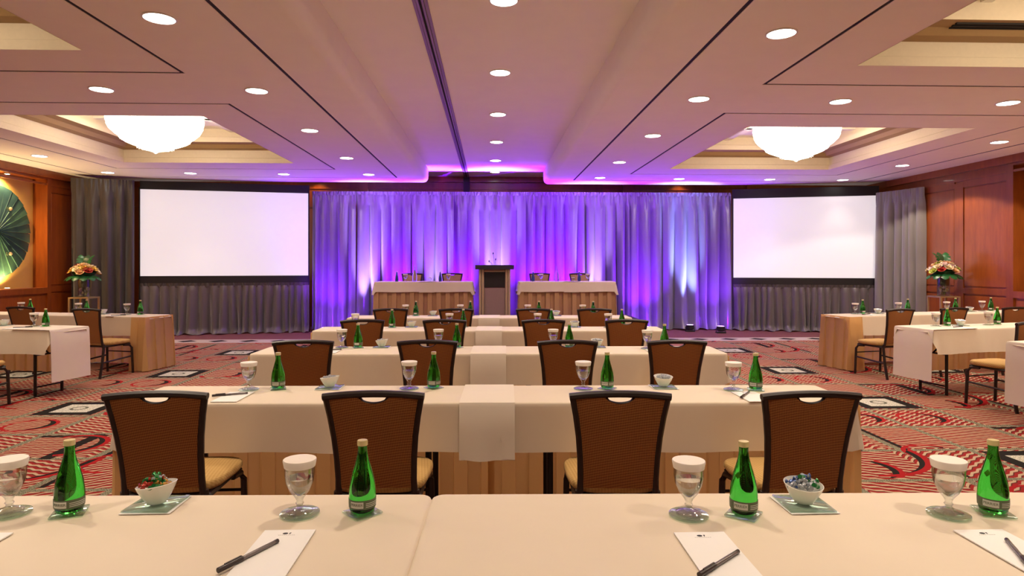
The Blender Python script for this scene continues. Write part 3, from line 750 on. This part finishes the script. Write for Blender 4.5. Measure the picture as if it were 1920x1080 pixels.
# ==================================================================== CHAIRS
def w_at(z):
    pts = [(.40, .186), (.50, .182), (.60, .185), (.70, .193), (.80, .207), (.90, .226)]
    for (a, wa), (b, wb_) in zip(pts, pts[1:]):
        if z <= b: return wa + (wb_ - wa) * max(0, (z - a)) / (b - a)
    return pts[-1][1]
def y_at(z): return -.205 - .085 * max(0, z - .42) / .48
def make_chair():
    t = thing('banquet_chair', '', 'chair')
    # posts and top rail
    for s in (-1, 1):
        zs = [.40, .50, .60, .70, .80, .87, .895]
        MB().tube([(s * (w_at(z) - .012), y_at(z), z) for z in zs], .0155, 8).build('back_post', 'dark_frame', t, True)
    MB().tube([(x, y_at(.9) + .004 * (1 - (x / .22) ** 2), .888 + .012 * (1 - (x / .22) ** 2)) for x in [-.226 + .452 * k / 14 for k in range(15)]], .0165, 8).build('top_rail', 'dark_frame', t, True)
    dip = lambda x: .027 * math.sqrt(max(0, 1 - (x / .062) ** 2)) if abs(x) < .062 else 0
    nu, nv = 25, 9
    def fn(side):
        def g(i, j):
            u = -1 + 2 * i / (nu - 1); q = j / (nv - 1); zt = .884
            z = .455 + (zt - .455) * q; w = w_at(z) - .018; x = u * w
            z = .455 + (zt - dip(x) - .455) * q
            puff = .016 * (1 - u ** 4) * (1 - (2 * q - 1) ** 6)
            return (x, y_at(z) + (puff + .006 if side > 0 else -puff * .45 - .008), z)
        return g
    MB().grid(nu, nv, fn(-1)).build('back_cover', 'chair_back', t, True, 60)
    MB().grid(nu, nv, fn(1)).build('backrest', 'chair_front', t, True, 60)
    ar = [(x, y_at(.87), .884 - dip(x)) for x in [-.062 + .124 * k / 12 for k in range(13)]]
    MB().tube(ar, .0065, 6).build('hand_hold_trim', 'dark_frame', t, True)
    # seat cushion
    def seat(i, j):
        a = 2 * PI * i / 40; k = [(0.0, .0), (.82, 0), (.95, .006), (1.0, .022), (1.0, .042), (.96, .052), (.7, .06), (.3, .064), (0, .065)][j]
        cx, cy = math.cos(a), math.sin(a); e = 4.5; n_ = (abs(cx) ** e + abs(cy) ** e) ** (-1 / e)
        x, y = cx * n_ * .222 * k[0], cy * n_ * .215 * k[0]
        x *= 1 + .06 * (y / .215)
        return (x, y + .018, .415 + k[1])
    MB().grid(40, 9, seat, True).build('seat', 'chair_seat', t, True, 50)
    MB().rbox(-.205, .205, -.19, .215, .395, .418, .01, 1).build('seat_frame', 'dark_frame', t)
    for s in (-1, 1):
        MB().tube([(s * .195, .10, .398), (s * .202, .19, .39), (s * .207, .222, .35), (s * .212, .236, 0)], .0165, 8).build('leg', 'dark_frame', t, True)
        MB().tube([(s * .178, -.205, .44), (s * .182, -.20, .38), (s * .196, -.235, .20), (s * .208, -.285, 0)], .0175, 8).build('leg', 'dark_frame', t, True)
        MB().tube([(s * .198, -.235, .20), (s * .208, .230, .235)], .011, 6).build('stretcher', 'dark_frame', t, True)
    MB().tube([(-.208, .226, .29), (.208, .226, .29)], .008, 6).build('stretcher', 'dark_frame', t, True)
    return t
CH = Proto(make_chair())
def chair(bx_, by_, ang, label, group, z=0):
    # bx_, by_ = where the top of the back is
    f = rot2(0, .285, ang); CH.place((bx_ + f[0], by_ + f[1], z), ang, label, group)
rows = {2: [(-1.49, 2.91), (-.52, 2.88), (.58, 2.84), (1.43, 2.81)], 3: [(-1.40, 4.85), (-.47, 4.82), (.58, 4.78), (1.40, 4.76)],
        4: [(-1.32, 6.67), (-.47, 6.64), (.55, 6.61), (1.41, 6.58)], 5: [(-1.29, 8.35), (-.44, 8.32), (.56, 8.29), (1.35, 8.26)]}
for r, L in rows.items():
    for i, (x, y) in enumerate(L):
        io = 'outer place' if i in (0, 3) else 'inner place'; hs = 'artwork wall half' if i < 2 else 'plain wall half'
        chair(x, y, R((3, 1, -2, 2)[i]) - R(1.2), 'brown banquet chair, %s, %s, %s' % (rown[r], io, hs), 'chairs of the centre block')
for x, y, a, l, pl in ((-5.24, 8.50, -16, 'LB', 'aisle end'), (-6.36, 8.90, -14, 'LB', 'second place'), (-5.42, 6.50, -14, 'LA', 'aisle end'), (5.30, 8.10, 14, 'RB', 'aisle end'), (6.14, 8.27, 12, 'RB', 'second place'), (7.05, 8.36, 12, 'RB', 'third place'), (5.42, 6.22, 15, 'RA', 'aisle end')):
    chair(x, y, R(a), 'brown banquet chair, %s, %s' % (who[l], pl), 'chairs of the side tables')
for x, nm in ((-1.66, AW), (-.81, AW), (1.06, BW), (1.925, BW)):
    f = 13.72; CH.place((x, f - .285, SZ), PI, 'tan faced banquet chair behind the head table, %s side, %s the lectern' % (nm, 'nearer' if -1 < x < 1.5 else 'farther from'), 'head table chairs, %s side' % nm)

# ==================================================================== LECTERN
lc = thing('lectern', 'wooden lectern with black front screen and curved dark top on the stage', 'lectern', (.09, 12.95, SZ))
poly = [(-.385 + .77 * k / 16, -.25 - .10 * math.sin(PI * k / 16) ** .6) for k in range(17)] + [(.385, .12), (.33, .2), (-.33, .2), (-.385, .12)]
top = MB().prism(poly, 1.0, 1.085).build('lectern_top', 'lectern_top', lc)
MB().box(-.27, .27, -.20, .16, .03, 1.0).build('body', 'mauve_panel', lc)
for s in (-1, 1):
    for q in (0, 1): MB().rbox(s * (.235 + .055 * q) - .022, s * (.235 + .055 * q) + .022, -.245, -.19, .0, 1.0, .006, 1).build('column', 'champagne', lc)
MB().rbox(-.30, .30, -.25, .20, 0, .035, .006, 1).build('plinth', 'mauve_panel', lc)
MB().box(-.205, .205, -.212, -.20, .95, .975).build('trim_bar', 'champagne', lc)
MB().rbox(-.205, .205, -.216, -.20, .64, .95, .005, 1).build('front_screen', 'black', lc)
MB().rbox(-.205, .205, -.214, -.20, .08, .62, .004, 1).build('front_panel', 'mauve_panel', lc)
for x, y, z in ((-.11, -.02, 1.16), (-.03, -.05, 1.32), (.02, -.04, 1.20)):
    g = MB().tube([(x * .4, .05, 1.08), (x * .5, .04, 1.12 + (z - 1.16) * .6), (x, y, z)], .0035, 6).build('microphone', 'black_metal', lc, True)
    MB().lathe([(.004, -.02), (.011, -.012), (.011, .014), (.003, .02)], 10, (x, y, z)).build('microphone_head', 'black', g, True)

# ==================================================================== TABLE SETTINGS
ZT = TZ + .0105
def make_goblet():
    t = thing('water_goblet', '', 'goblet'); z = .0
    MB().lathe([(.002, .002), (.036, .001), (.037, .004), (.030, .008), (.012, .014), (.008, .020), (.012, .026), (.0085, .032), (.013, .042), (.028, .062), (.038, .085), (.042, .108), (.042, .140), (.0405, .140), (.0405, .108), (.0365, .085), (.026, .064), (.008, .048), (.001, .046)], 28, cap=False).build('glass', 'glass', t, True, 60)
    MB().lathe([(.001, .0475), (.008, .0495), (.0255, .0655), (.036, .086), (.0385, .100), (.0005, .1002)], 28, cap=False).build('water', 'water', t, True, 60)
    MB().lathe([(.0425, .132), (.0435, .131), (.047, .150), (.0455, .153), (.030, .1535), (.001, .153)], 32, cap=False).build('paper_lid', 'lid', t, True, 45)
    return t
def text_mesh(body, size, bend_r, zc):
    cu = bpy.data.curves.new('txt', 'FONT'); cu.body = body; cu.size = size; cu.align_x = 'CENTER'; cu.align_y = 'CENTER'; cu.extrude = .0002
    o = bpy.data.objects.new('txt', cu); C.objects.link(o); dg = bpy.context.evaluated_depsgraph_get()
    me = bpy.data.meshes.new_from_object(o.evaluated_get(dg)); bpy.data.objects.remove(o); bpy.data.curves.remove(cu)
    for v in me.vertices:
        a = v.co.x / bend_r; r = bend_r + v.co.z; v.co = Vector((r * math.sin(a), -r * math.cos(a), zc + v.co.y))
    return me
def bottle_profile(r, h):
    return [(r * q, h * z) for q, z in ((.02, .012), (.70, .0), (.90, .012), (.96, .06), (1.0, .16), (.985, .30), (.90, .43), (.73, .56), (.54, .68), (.40, .78), (.345, .86), (.34, .92))]
def make_bottle(full):
    t = thing('water_bottle', '', 'bottle'); r, h = .0385, .205
    MB().lathe(bottle_profile(r, h), 28).build('body', 'bottle_green', t, True, 70)
    MB().lathe([(.0135, .190), (.0150, .191), (.0150, .203), (.0142, .2055), (.001, .206)], 20, cap=False).build('cap', 'cap', t, True, 40)
    # wrap label low on the body, light plate and printed name
    def band(z0, z1, a0, a1, off, mat, nm):
        n = 18
        def fn(i, j):
            z = z0 + (z1 - z0) * j / 2; q = z / h; rr = r * (1 if .12 < q < .22 else .985) + off; a = a0 + (a1 - a0) * i / n
            return (rr * math.sin(a), -rr * math.cos(a), z)
        return MB().grid(n + 1, 3, fn).build(nm, mat, t, True, 60)
    band(.016, .042, -2.2, 2.2, .0007, 'label', 'label')
    pl = band(.020, .038, -.9, .12, .0011, 'label_light', 'label_plate')
    if full:
        me = text_mesh('PERRIER', .0105, r + .0014, .0295); me.materials.append(M['label']); q = link('label_print', me, pl); q.rotation_euler.z = -.39
        for k in range(3): band(.022 + .005 * k, .0238 + .005 * k, .3, 1.5, .0011, 'label_light', 'label_print')
    nk = MB().grid(7, 3, lambda i, j: ((.0262 + .003 * (1 - j)) * math.sin(-1.1 + .11 * i), -(.0262 + .003 * (1 - j)) * math.cos(-1.1 + .11 * i), .112 + .010 * (j - 1) * (1 - abs(i - 3) / 3.2))).build('neck_mark', 'label_orange', t, True)
    return t
def rc(name, mb, mat, cat): o = mb.build(name, mat, None, True, 40); o['category'] = cat; return o
GOB = Proto(make_goblet()); BOT = Proto(make_bottle(True)); BOTF = Proto(make_bottle(False))
COA = Proto(rc('round_coaster', MB().lathe([(.002, 0), (.054, 0), (.056, .002), (.0555, .0055), (.053, .0065), (.002, .0065)], 36, cap=False), 'glass_green_edge', 'coaster'))
SQC = Proto(rc('square_coaster', MB().rbox(-.043, .043, -.043, .043, 0, .0065, .0025, 2), 'glass_green_edge', 'coaster'))
PLT = Proto(rc('glass_plate', MB().rbox(-.068, .068, -.068, .068, 0, .006, .0025, 2), 'glass_green_edge', 'plate'))
PAP = Proto(rc('paper_mat', MB().box(-.072, .072, -.072, .072, 0, .0012), 'paper', 'mat'))
def make_bowl():
    t = thing('candy_bowl', '', 'bowl')
    tilt = lambda q, a: (q[0] * 1.06, q[1] * .98, q[2] + max(0, q[2] - .012) * .16 * math.cos(a + .9))
    MB().lathe([(.001, .0), (.024, 0), (.026, .003), (.037, .020), (.047, .040), (.053, .056), (.0515, .0565), (.045, .041), (.034, .021), (.022, .006), (.001, .005)], 32, fn=tilt, cap=False).build('bowl_shell', 'porcelain', t, True, 60)
    return t
BWL = Proto(make_bowl())
def candy_mesh(seed):
    rnd = random.Random(seed); mb = MB(); L, r = .011, .006
    prof = [(.0065, -.021), (.005, -.017), (.0012, -.0125), (.005, -.009), (r, -.004), (r, .004), (.005, .009), (.0012, .0125), (.005, .017), (.0065, .021)]
    mb.lathe(prof, 7, fn=lambda q, a: (q[0] * (1 + .25 * rnd.random()), q[1] * (1 + .25 * rnd.random()), q[2]), cap=True); return mb
CAN = {}
def candies(x, y, z, label, group, pal, n=26, seed=1):
    rnd = random.Random(seed)
    for k in range(n):
        kk = pal[k % len(pal)]
        rr = .040 * math.sqrt((k + .5) / n) if k < n - 6 else .014 * rnd.random(); a = k * 2.4 + rnd.random() * .5
        zz = z + .047 + .014 * (1 - (rr / .04)) + .008 * rnd.random() + (.010 if k >= n - 6 else 0)
        if kk not in CAN: CAN[kk] = Proto(rc('wrapped_candy', candy_mesh(len(CAN)), 'candy_' + kk, 'candy'))
        o = CAN[kk].place((x + rr * math.cos(a), y + rr * math.sin(a), zz), 0, '%s foil wrapped candy in the bowl, %s' % (kk, label), group)
        o.rotation_euler = (R(60 + 60 * rnd.random()), R(40 * rnd.random()), rnd.random() * 6.3); o.scale = (.95, .95, .95)
PILE = None
def pile(x, y, z, label):
    global PILE
    if PILE is None:
        mb = MB(); rnd = random.Random(4)
        for k in range(22):
            rr = .036 * math.sqrt((k + .5) / 22); a = k * 2.4; c = (rr * math.cos(a), rr * math.sin(a), .046 + .012 * (1 - rr / .036) + .006 * rnd.random())
            mb.lathe([(.002, -.010), (.009, -.004), (.009, .004), (.002, .010)], 6, c)
        PILE = Proto(rc('candy_pile', mb, 'candy_silver', 'candy')); PILE.o['kind'] = 'stuff'
    PILE.place((x, y, z), 0, 'candy heap, ' + label, 'candy heaps')
def make_pad():
    t = thing('notepad', '', 'notepad')
    MB().box(-.068, .068, -.262, 0, 0, .003).build('sheets', 'paper', t)
    lg = MB()
    lg.prism([(-.006 + .0075 * math.cos(q * .7), -.024 + .0055 * math.sin(q * .7)) for q in range(9)], .003, .0033)
    lg.prism([(.004, -.028), (.007, -.028), (.009, -.019), (.005, -.019)], .003, .0033)
    lg.build('letterhead_emblem', 'ink', t)
    ln = MB()
    for k in range(9): ln.box(-.022 + .005 * k, -.0185 + .005 * k, -.0345, -.0335, .003, .0032)
    ln.build('letterhead_line', 'pen_grey', t)
    return t
PAD = Proto(make_pad())
def make_pen():
    t = thing('ball_pen', '', 'pen')
    MB().tube([(-.075, 0, .0045), (-.070, 0, .0045), (-.03, 0, .0045), (.062, 0, .0045)], [.002, .0042, .0045, .0042], 10).build('barrel', 'pen_grey', t, True)
    MB().tube([(.018, 0, .005), (.075, 0, .005)], .0056, 10).build('pen_cap', 'pen_dark', t, True)
    MB().box(.02, .06, -.0015, .0015, .010, .012).build('clip', 'pen_dark', t)
    MB().tube([(-.076, 0, .0045), (-.066, 0, .0045)], .0044, 8).build('end_plug', 'pen_dark', t, True)
    t.scale = (1.2, 1.2, 1.2); return t
PEN = Proto(make_pen())
DAT = {1: dict(g=[(-1.39, 1.90), (-.55, 1.87), (.57, 1.82), (1.32, 1.80)], b=[(-1.22, 1.90), (-.37, 1.87), (.73, 1.82), (1.46, 1.81)], w=[(-1.0, 1.955), (.94, 1.89)]),
       2: dict(g=[(-1.39, 3.74), (-.47, 3.74), (.54, 3.70), (1.40, 3.64)], b=[(-1.23, 3.76), (-.33, 3.76), (.68, 3.70), (1.53, 3.64)], w=[(-.94, 3.79), (1.02, 3.74)]),
       3: dict(g=[(-1.29, 5.62), (-.45, 5.60), (.55, 5.57), (1.35, 5.46)], b=[(-1.15, 5.62), (-.29, 5.60), (.69, 5.56), (1.50, 5.46)], w=[(-.95, 5.65), (.94, 5.60)]),
       4: dict(g=[(-1.55, 7.42), (-.47, 7.42), (.55, 7.39), (1.36, 7.33)], b=[(-1.13, 7.42), (-.31, 7.42), (.71, 7.39), (1.52, 7.34)], w=[(-.91, 7.46), (.98, 7.40)]),
       5: dict(g=[(-1.19, 9.06), (-.42, 9.04), (.53, 9.0), (1.30, 8.96)], b=[(-1.05, 9.10), (-.28, 9.08), (.69, 9.04), (1.45, 8.97)], w=[(-.81, 9.12), (.94, 9.08)])}
SD = {'LB': dict(g=[(-7.04, 9.86), (-6.06, 9.64), (-5.27, 9.48)], b=[(-6.90, 9.85), (-5.93, 9.62), (-5.07, 9.46)], w=[(-5.68, 9.60)]),
      'LA': dict(g=[(-5.35, 7.70)], b=[(-5.19, 7.66)], w=[(-5.78, 7.82)]),
      'RB': dict(g=[(5.37, 9.24), (6.09, 9.35), (6.99, 9.57), (7.68, 9.74)], b=[(5.50, 9.27), (6.28, 9.42), (7.18, 9.64), (7.87, 9.80)], w=[(5.76, 9.32), (7.45, 9.70)]),
      'RA': dict(g=[(5.23, 7.34), (5.99, 7.50)], b=[(5.41, 7.40), (6.15, 7.56)], w=[(5.60, 7.44)])}
def spots(key, n):
    if isinstance(key, int): return {4: ['outer place, artwork wall half', 'inner place, artwork wall half', 'inner place, plain wall half', 'outer place, plain wall half'], 2: ['artwork wall half', 'plain wall half']}[n]
    L = {1: ['aisle end'], 2: ['aisle end', 'second place'], 3: ['third place', 'second place', 'aisle end'], 4: ['aisle end', 'second place', 'third place', 'fourth place']}[n]
    return L
def settle(key, d, where):
    for (x, y), p in zip(d['g'], spots(key, len(d['g']))):
        COA.place((x, y, ZT), 0, 'round glass coaster, %s, %s' % (where, p), 'round coasters')
        GOB.place((x, y, ZT + .0068), 0, 'lidded water goblet, %s, %s' % (where, p), 'lidded water goblets')
    for i, ((x, y), p) in enumerate(zip(d['b'], spots(key, len(d['b'])))):
        SQC.place((x, y, ZT), R((20, 42, 52, -15)[i % 4]), 'square glass coaster, %s, %s' % (where, p), 'square coasters')
        (BOT if key in (1, 2) else BOTF).place((x, y, ZT + .0068), R((15, 8, -12, -25)[i % 4]), 'green water bottle, %s, %s' % (where, p), 'green water bottles')
    for i, ((x, y), p) in enumerate(zip(d['w'], spots(key, len(d['w'])))):
        a = R(-2)
        PAP.place((x, y, ZT), a + R(3), 'white paper mat under plate, %s, %s' % (where, p), 'paper mats')
        PLT.place((x, y, ZT + .0014), a, 'square glass plate, %s, %s' % (where, p), 'square glass plates')
        BWL.place((x, y, ZT + .0076), R(30 if x < 0 else 140), 'small white candy bowl, %s, %s' % (where, p), 'candy bowls')
        if key == 1:
            candies(x, y, ZT + .0076, 'red and green mix, fifth row' if x < 0 else 'silver and blue mix, fifth row', 'candies in the %s bowl of the fifth row' % ('red and green' if x < 0 else 'silver and blue'), ('green', 'silver', 'red', 'amber', 'green') if x < 0 else ('silver', 'blue', 'silver', 'green', 'blue'), 26, i + 1)
        else: pile(x, y, ZT + .0076, where + ', ' + p)
for k, d in DAT.items(): settle(k, d, rown[k])
for k, d in SD.items(): settle(k, d, who[k])
# notepads (top edge middle) and pens
for row, x, y, px, py, pa in ((1, -.54, 1.752, -.590, 1.59, 242), (1, .56, 1.70, .547, 1.51, 221), (1, 1.32, 1.69, 1.30, 1.53, 246), (1, -1.345, 1.76, None, None, 0), (2, -1.40, 3.67, -1.43, 3.57, 205), (2, 1.43, 3.58, 1.40, 3.47, 235), (3, -1.33, 5.52, -1.34, 5.42, 205), (3, 1.38, 5.40, 1.36, 5.32, 235)):
    o = PAD.place((x, y, ZT), R(0), 'white notepad, %s, %s' % (rown[row], ('outer place' if abs(x) > 1 else 'inner place') + (', artwork wall half' if x < 0 else ', plain wall half')), 'notepads')
    if px is not None: PEN.place((px, py, ZT + .0034), R(pa), 'dark ball pen on notepad, %s, %s' % (rown[row], ('outer place' if abs(x) > 1 else 'inner place') + (', artwork wall half' if x < 0 else ', plain wall half')), 'ball pens')
for k, x, y, a in (('LA', -5.35, 7.62, -13), ('LB', -5.30, 9.42, -13), ('RB', 5.45, 9.20, 13), ('RA', 5.40, 7.31, 13)):
    PAD.place((x, y, ZT), R(a), 'white notepad, ' + who[k], 'notepads')
    PEN.place((x, y - .10, ZT + .0034), R(25), 'dark ball pen on notepad, ' + who[k], 'ball pens')

# head table settings
ZH = SZ + ZT
hb = thing('water_bottle', '', 'bottle'); MB().lathe(bottle_profile(.034, .205), 20).build('body', 'bottle_blue', hb, True, 70)
MB().lathe([(.0135, .190), (.0150, .191), (.0150, .203), (.001, .206)], 14, cap=False).build('cap', 'white', hb, True, 40); HB = Proto(hb)
cf = thing('water_carafe', '', 'carafe'); MB().lathe([(.002, .0), (.040, 0), (.048, .01), (.048, .10), (.040, .15), (.022, .21), (.015, .25), (.015, .30), (.001, .302)], 20, cap=False).build('body', 'carafe', cf, True, 60)
MB().lathe([(.016, .285), (.018, .288), (.014, .318), (.001, .32)], 14, cap=False).build('stopper', 'glass', cf, True); CF = Proto(cf)
tm = thing('tumbler', '', 'glass'); MB().lathe([(.001, .004), (.028, 0), (.034, .075), (.032, .075), (.026, .008), (.001, .008)], 20, cap=False).build('glass', 'glass', tm, True, 50)
MB().lathe([(.035, .072), (.036, .084), (.001, .085)], 20, cap=False).build('paper_lid', 'lid', tm, True, 40); TM = Proto(tm)
for nm, bs, gs, c, s in ((AW, (-1.874, -1.004), (-1.702, -.842), -1.52, -1.208), (BW, (.868, 1.805), (1.031, 1.98), 1.347, 1.674)):
    w = 'head table, %s side of the lectern' % nm
    for x in bs: HB.place((x, 12.93, ZH), 0, 'dark blue bottle, %s, %s it' % (w, 'nearer' if -1.2 < x < 1.2 else 'farther from'), 'blue bottles, head table %s side' % nm)
    for x in gs: GOB.place((x, 12.93, ZH), 0, 'lidded water goblet, %s, %s it' % (w, 'nearer' if -1.2 < x < 1.2 else 'farther from'), 'goblets, head table %s side' % nm)
    CF.place((c, 12.95, ZH), 0, 'tall clear water carafe on the ' + w); TM.place((s, 12.90, ZH), 0, 'short lidded tumbler on the ' + w)

# ==================================================================== FLOWERS
def leaf(L, W, parent, loc, rot, mat='leaf', notch=True):
    """split leaf: left and right outline with deep notches, gently arched"""
    nn = 22; out = []
    for s in (1, -1):
        side = []
        for k in range(nn + 1):
            t = k / nn; w = W * math.sin(PI * min(1, t * .93 + .05)) ** .7 * (1 - .25 * t)
            if notch and 3 < k < nn - 2 and k % 4 == 0: w *= .42
            side.append((s * w, L * t))
        out.append(side)
    vv = []; ff = []
    for (a, b) in zip(out[0], out[1]):
        z = .28 * L * math.sin(a[1] / L * PI * .8) - .0
        vv += [(a[0], a[1], z - abs(a[0]) * .25), (0, a[1], z), (b[0], b[1], z - abs(b[0]) * .25)]
    for k in range(nn): ff += [(3 * k, 3 * k + 1, 3 * k + 4, 3 * k + 3), (3 * k + 1, 3 * k + 2, 3 * k + 5, 3 * k + 4)]
    n0 = len(vv); vv += [(x, y, z - .004) for x, y, z in vv]; ff += [tuple(i + n0 for i in f)[::-1] for f in ff]
    mb = MB(); mb.add(vv, ff); o = mb.build('leaf', mat, parent, True, 60); o.location = loc; o.rotation_euler = rot; return o
def blossom(parent, loc, r, mat, rot):
    mb = MB()
    for ringi, (n, rr, tilt) in enumerate(((6, 1.0, .35), (5, .72, .8), (4, .42, 1.15))):
        for k in range(n):
            a = 2 * PI * (k + .5 * ringi) / n
            def fn(i, j):
                u = -1 + i / 2; t = j / 4; w = .52 * rr * math.sin(PI * (t * .8 + .12)) * u; q = rr * t
                x, y, z = q * math.cos(tilt), w, q * math.sin(tilt) + .18 * w * w + .1 * t * t
                return (r * (x * math.cos(a) - y * math.sin(a)), r * (x * math.sin(a) + y * math.cos(a)), r * z)
            mb.grid(5, 5, fn)
    o = mb.build('blossom', mat, parent, True, 60); o.location = loc; o.rotation_euler = rot; return o
def flowers(loc, label, seed, pal):
    rnd = random.Random(seed); t = thing('flower_arrangement', label, 'flowers', loc)
    MB().lathe([(.001, .0), (.095, 0), (.10, .01), (.10, .33), (.096, .33), (.095, .012), (.001, .012)], 28, cap=False).build('vase', 'vase_glass', t, True, 50)
    MB().lathe([(.001, .19), (.092, .19), (.093, .328), (.001, .328)], 24, cap=False).build('leaf_lining', 'leaf_dark', t, True, 40)
    for k in range(9):
        a = k * 2.4; rr = .06 * math.sqrt((k + .6) / 9); blossom(t, (rr * math.cos(a), rr * math.sin(a), .05 + .013 * k), .036, ('flower_lime', 'flower_pinkw', 'flower_cream')[k % 3], (rnd.random() * 2, rnd.random() * 2, a))
    for k in range(6): MB().tube([(.04 * math.cos(k), .04 * math.sin(k), .02), (.05 * math.cos(k + 2), .05 * math.sin(k + 2), .36), (.12 * math.cos(k + 2.3), .1 * math.sin(k + 2.3), .50)], .005, 6).build('stem', 'leaf_dark', t, True)
    for k in range(7):
        a = -PI / 2 + (k - 3) * .52; leaf(.28, .11, t, (.05 * math.cos(a), .05 * math.sin(a), .40), (R(-28), 0, a - PI / 2), 'leaf')
    for k, a in enumerate((.9, 1.6, 2.3)): leaf(.30, .10, t, (.08 * math.cos(a), .02, .52), (R(58), 0, a - PI / 2), 'leaf_dark' if k == 1 else 'leaf')
    for k in range(26):
        a = k * 2.4; q = (k + .5) / 26; rr = .24 * math.sqrt(q); h = .60 - .16 * q
        nx = Vector((rr * math.cos(a), rr * math.sin(a) * .9, .22)); ro = nx.to_track_quat('Z', 'Y').to_euler()
        blossom(t, (rr * math.cos(a), rr * math.sin(a) * .9, h), .075 + .02 * rnd.random(), 'flower_' + pal[k % len(pal)], ro)
    MB().lathe([(.001, .36), (.16, .40), (.20, .46), (.14, .54), (.001, .57)], 16, cap=False).build('foliage_core', 'leaf_dark', t, True)
    return t
def pedestal(loc, w, h, label):
    t = thing('flower_pedestal', label, 'pedestal', loc); e = w / 2
    MB().box(-e, e, -e, e, h - .025, h).build('top', 'gold', t)
    for sx in (-1, 1):
        for sy in (-1, 1): MB().box(sx * (e - .015) - .015, sx * (e - .015) + .015, sy * (e - .015) - .015, sy * (e - .015) + .015, .0, h - .025).build('leg', 'gold', t)
    b = MB()
    for s in (-1, 1): b.box(-e, e, s * (e - .012) - .012, s * (e - .012) + .012, 0, .024).box(s * (e - .012) - .012, s * (e - .012) + .012, -e, e, 0, .024)
    b.build('foot_frame', 'gold', t)
    return t
pedestal((-7.72, 12.45, 0), .37, .87, 'open brass pedestal before the dark drape at the artwork wall')
flowers((-7.72, 12.45, .87), 'bouquet with split leaves and cream blossoms in glass vase, artwork wall side', 3, ('cream', 'cream', 'peach', 'yellow', 'redf', 'cream', 'yellow'))
pedestal((8.30, 11.45, 0), .37, .91, 'open brass pedestal against the plain wood wall')
flowers((8.30, 11.45, .91), 'bouquet of white and pink blossoms in glass vase, plain wood wall side', 8, ('pinkw', 'cream', 'peach', 'pinkw', 'lime', 'cream', 'redf'))
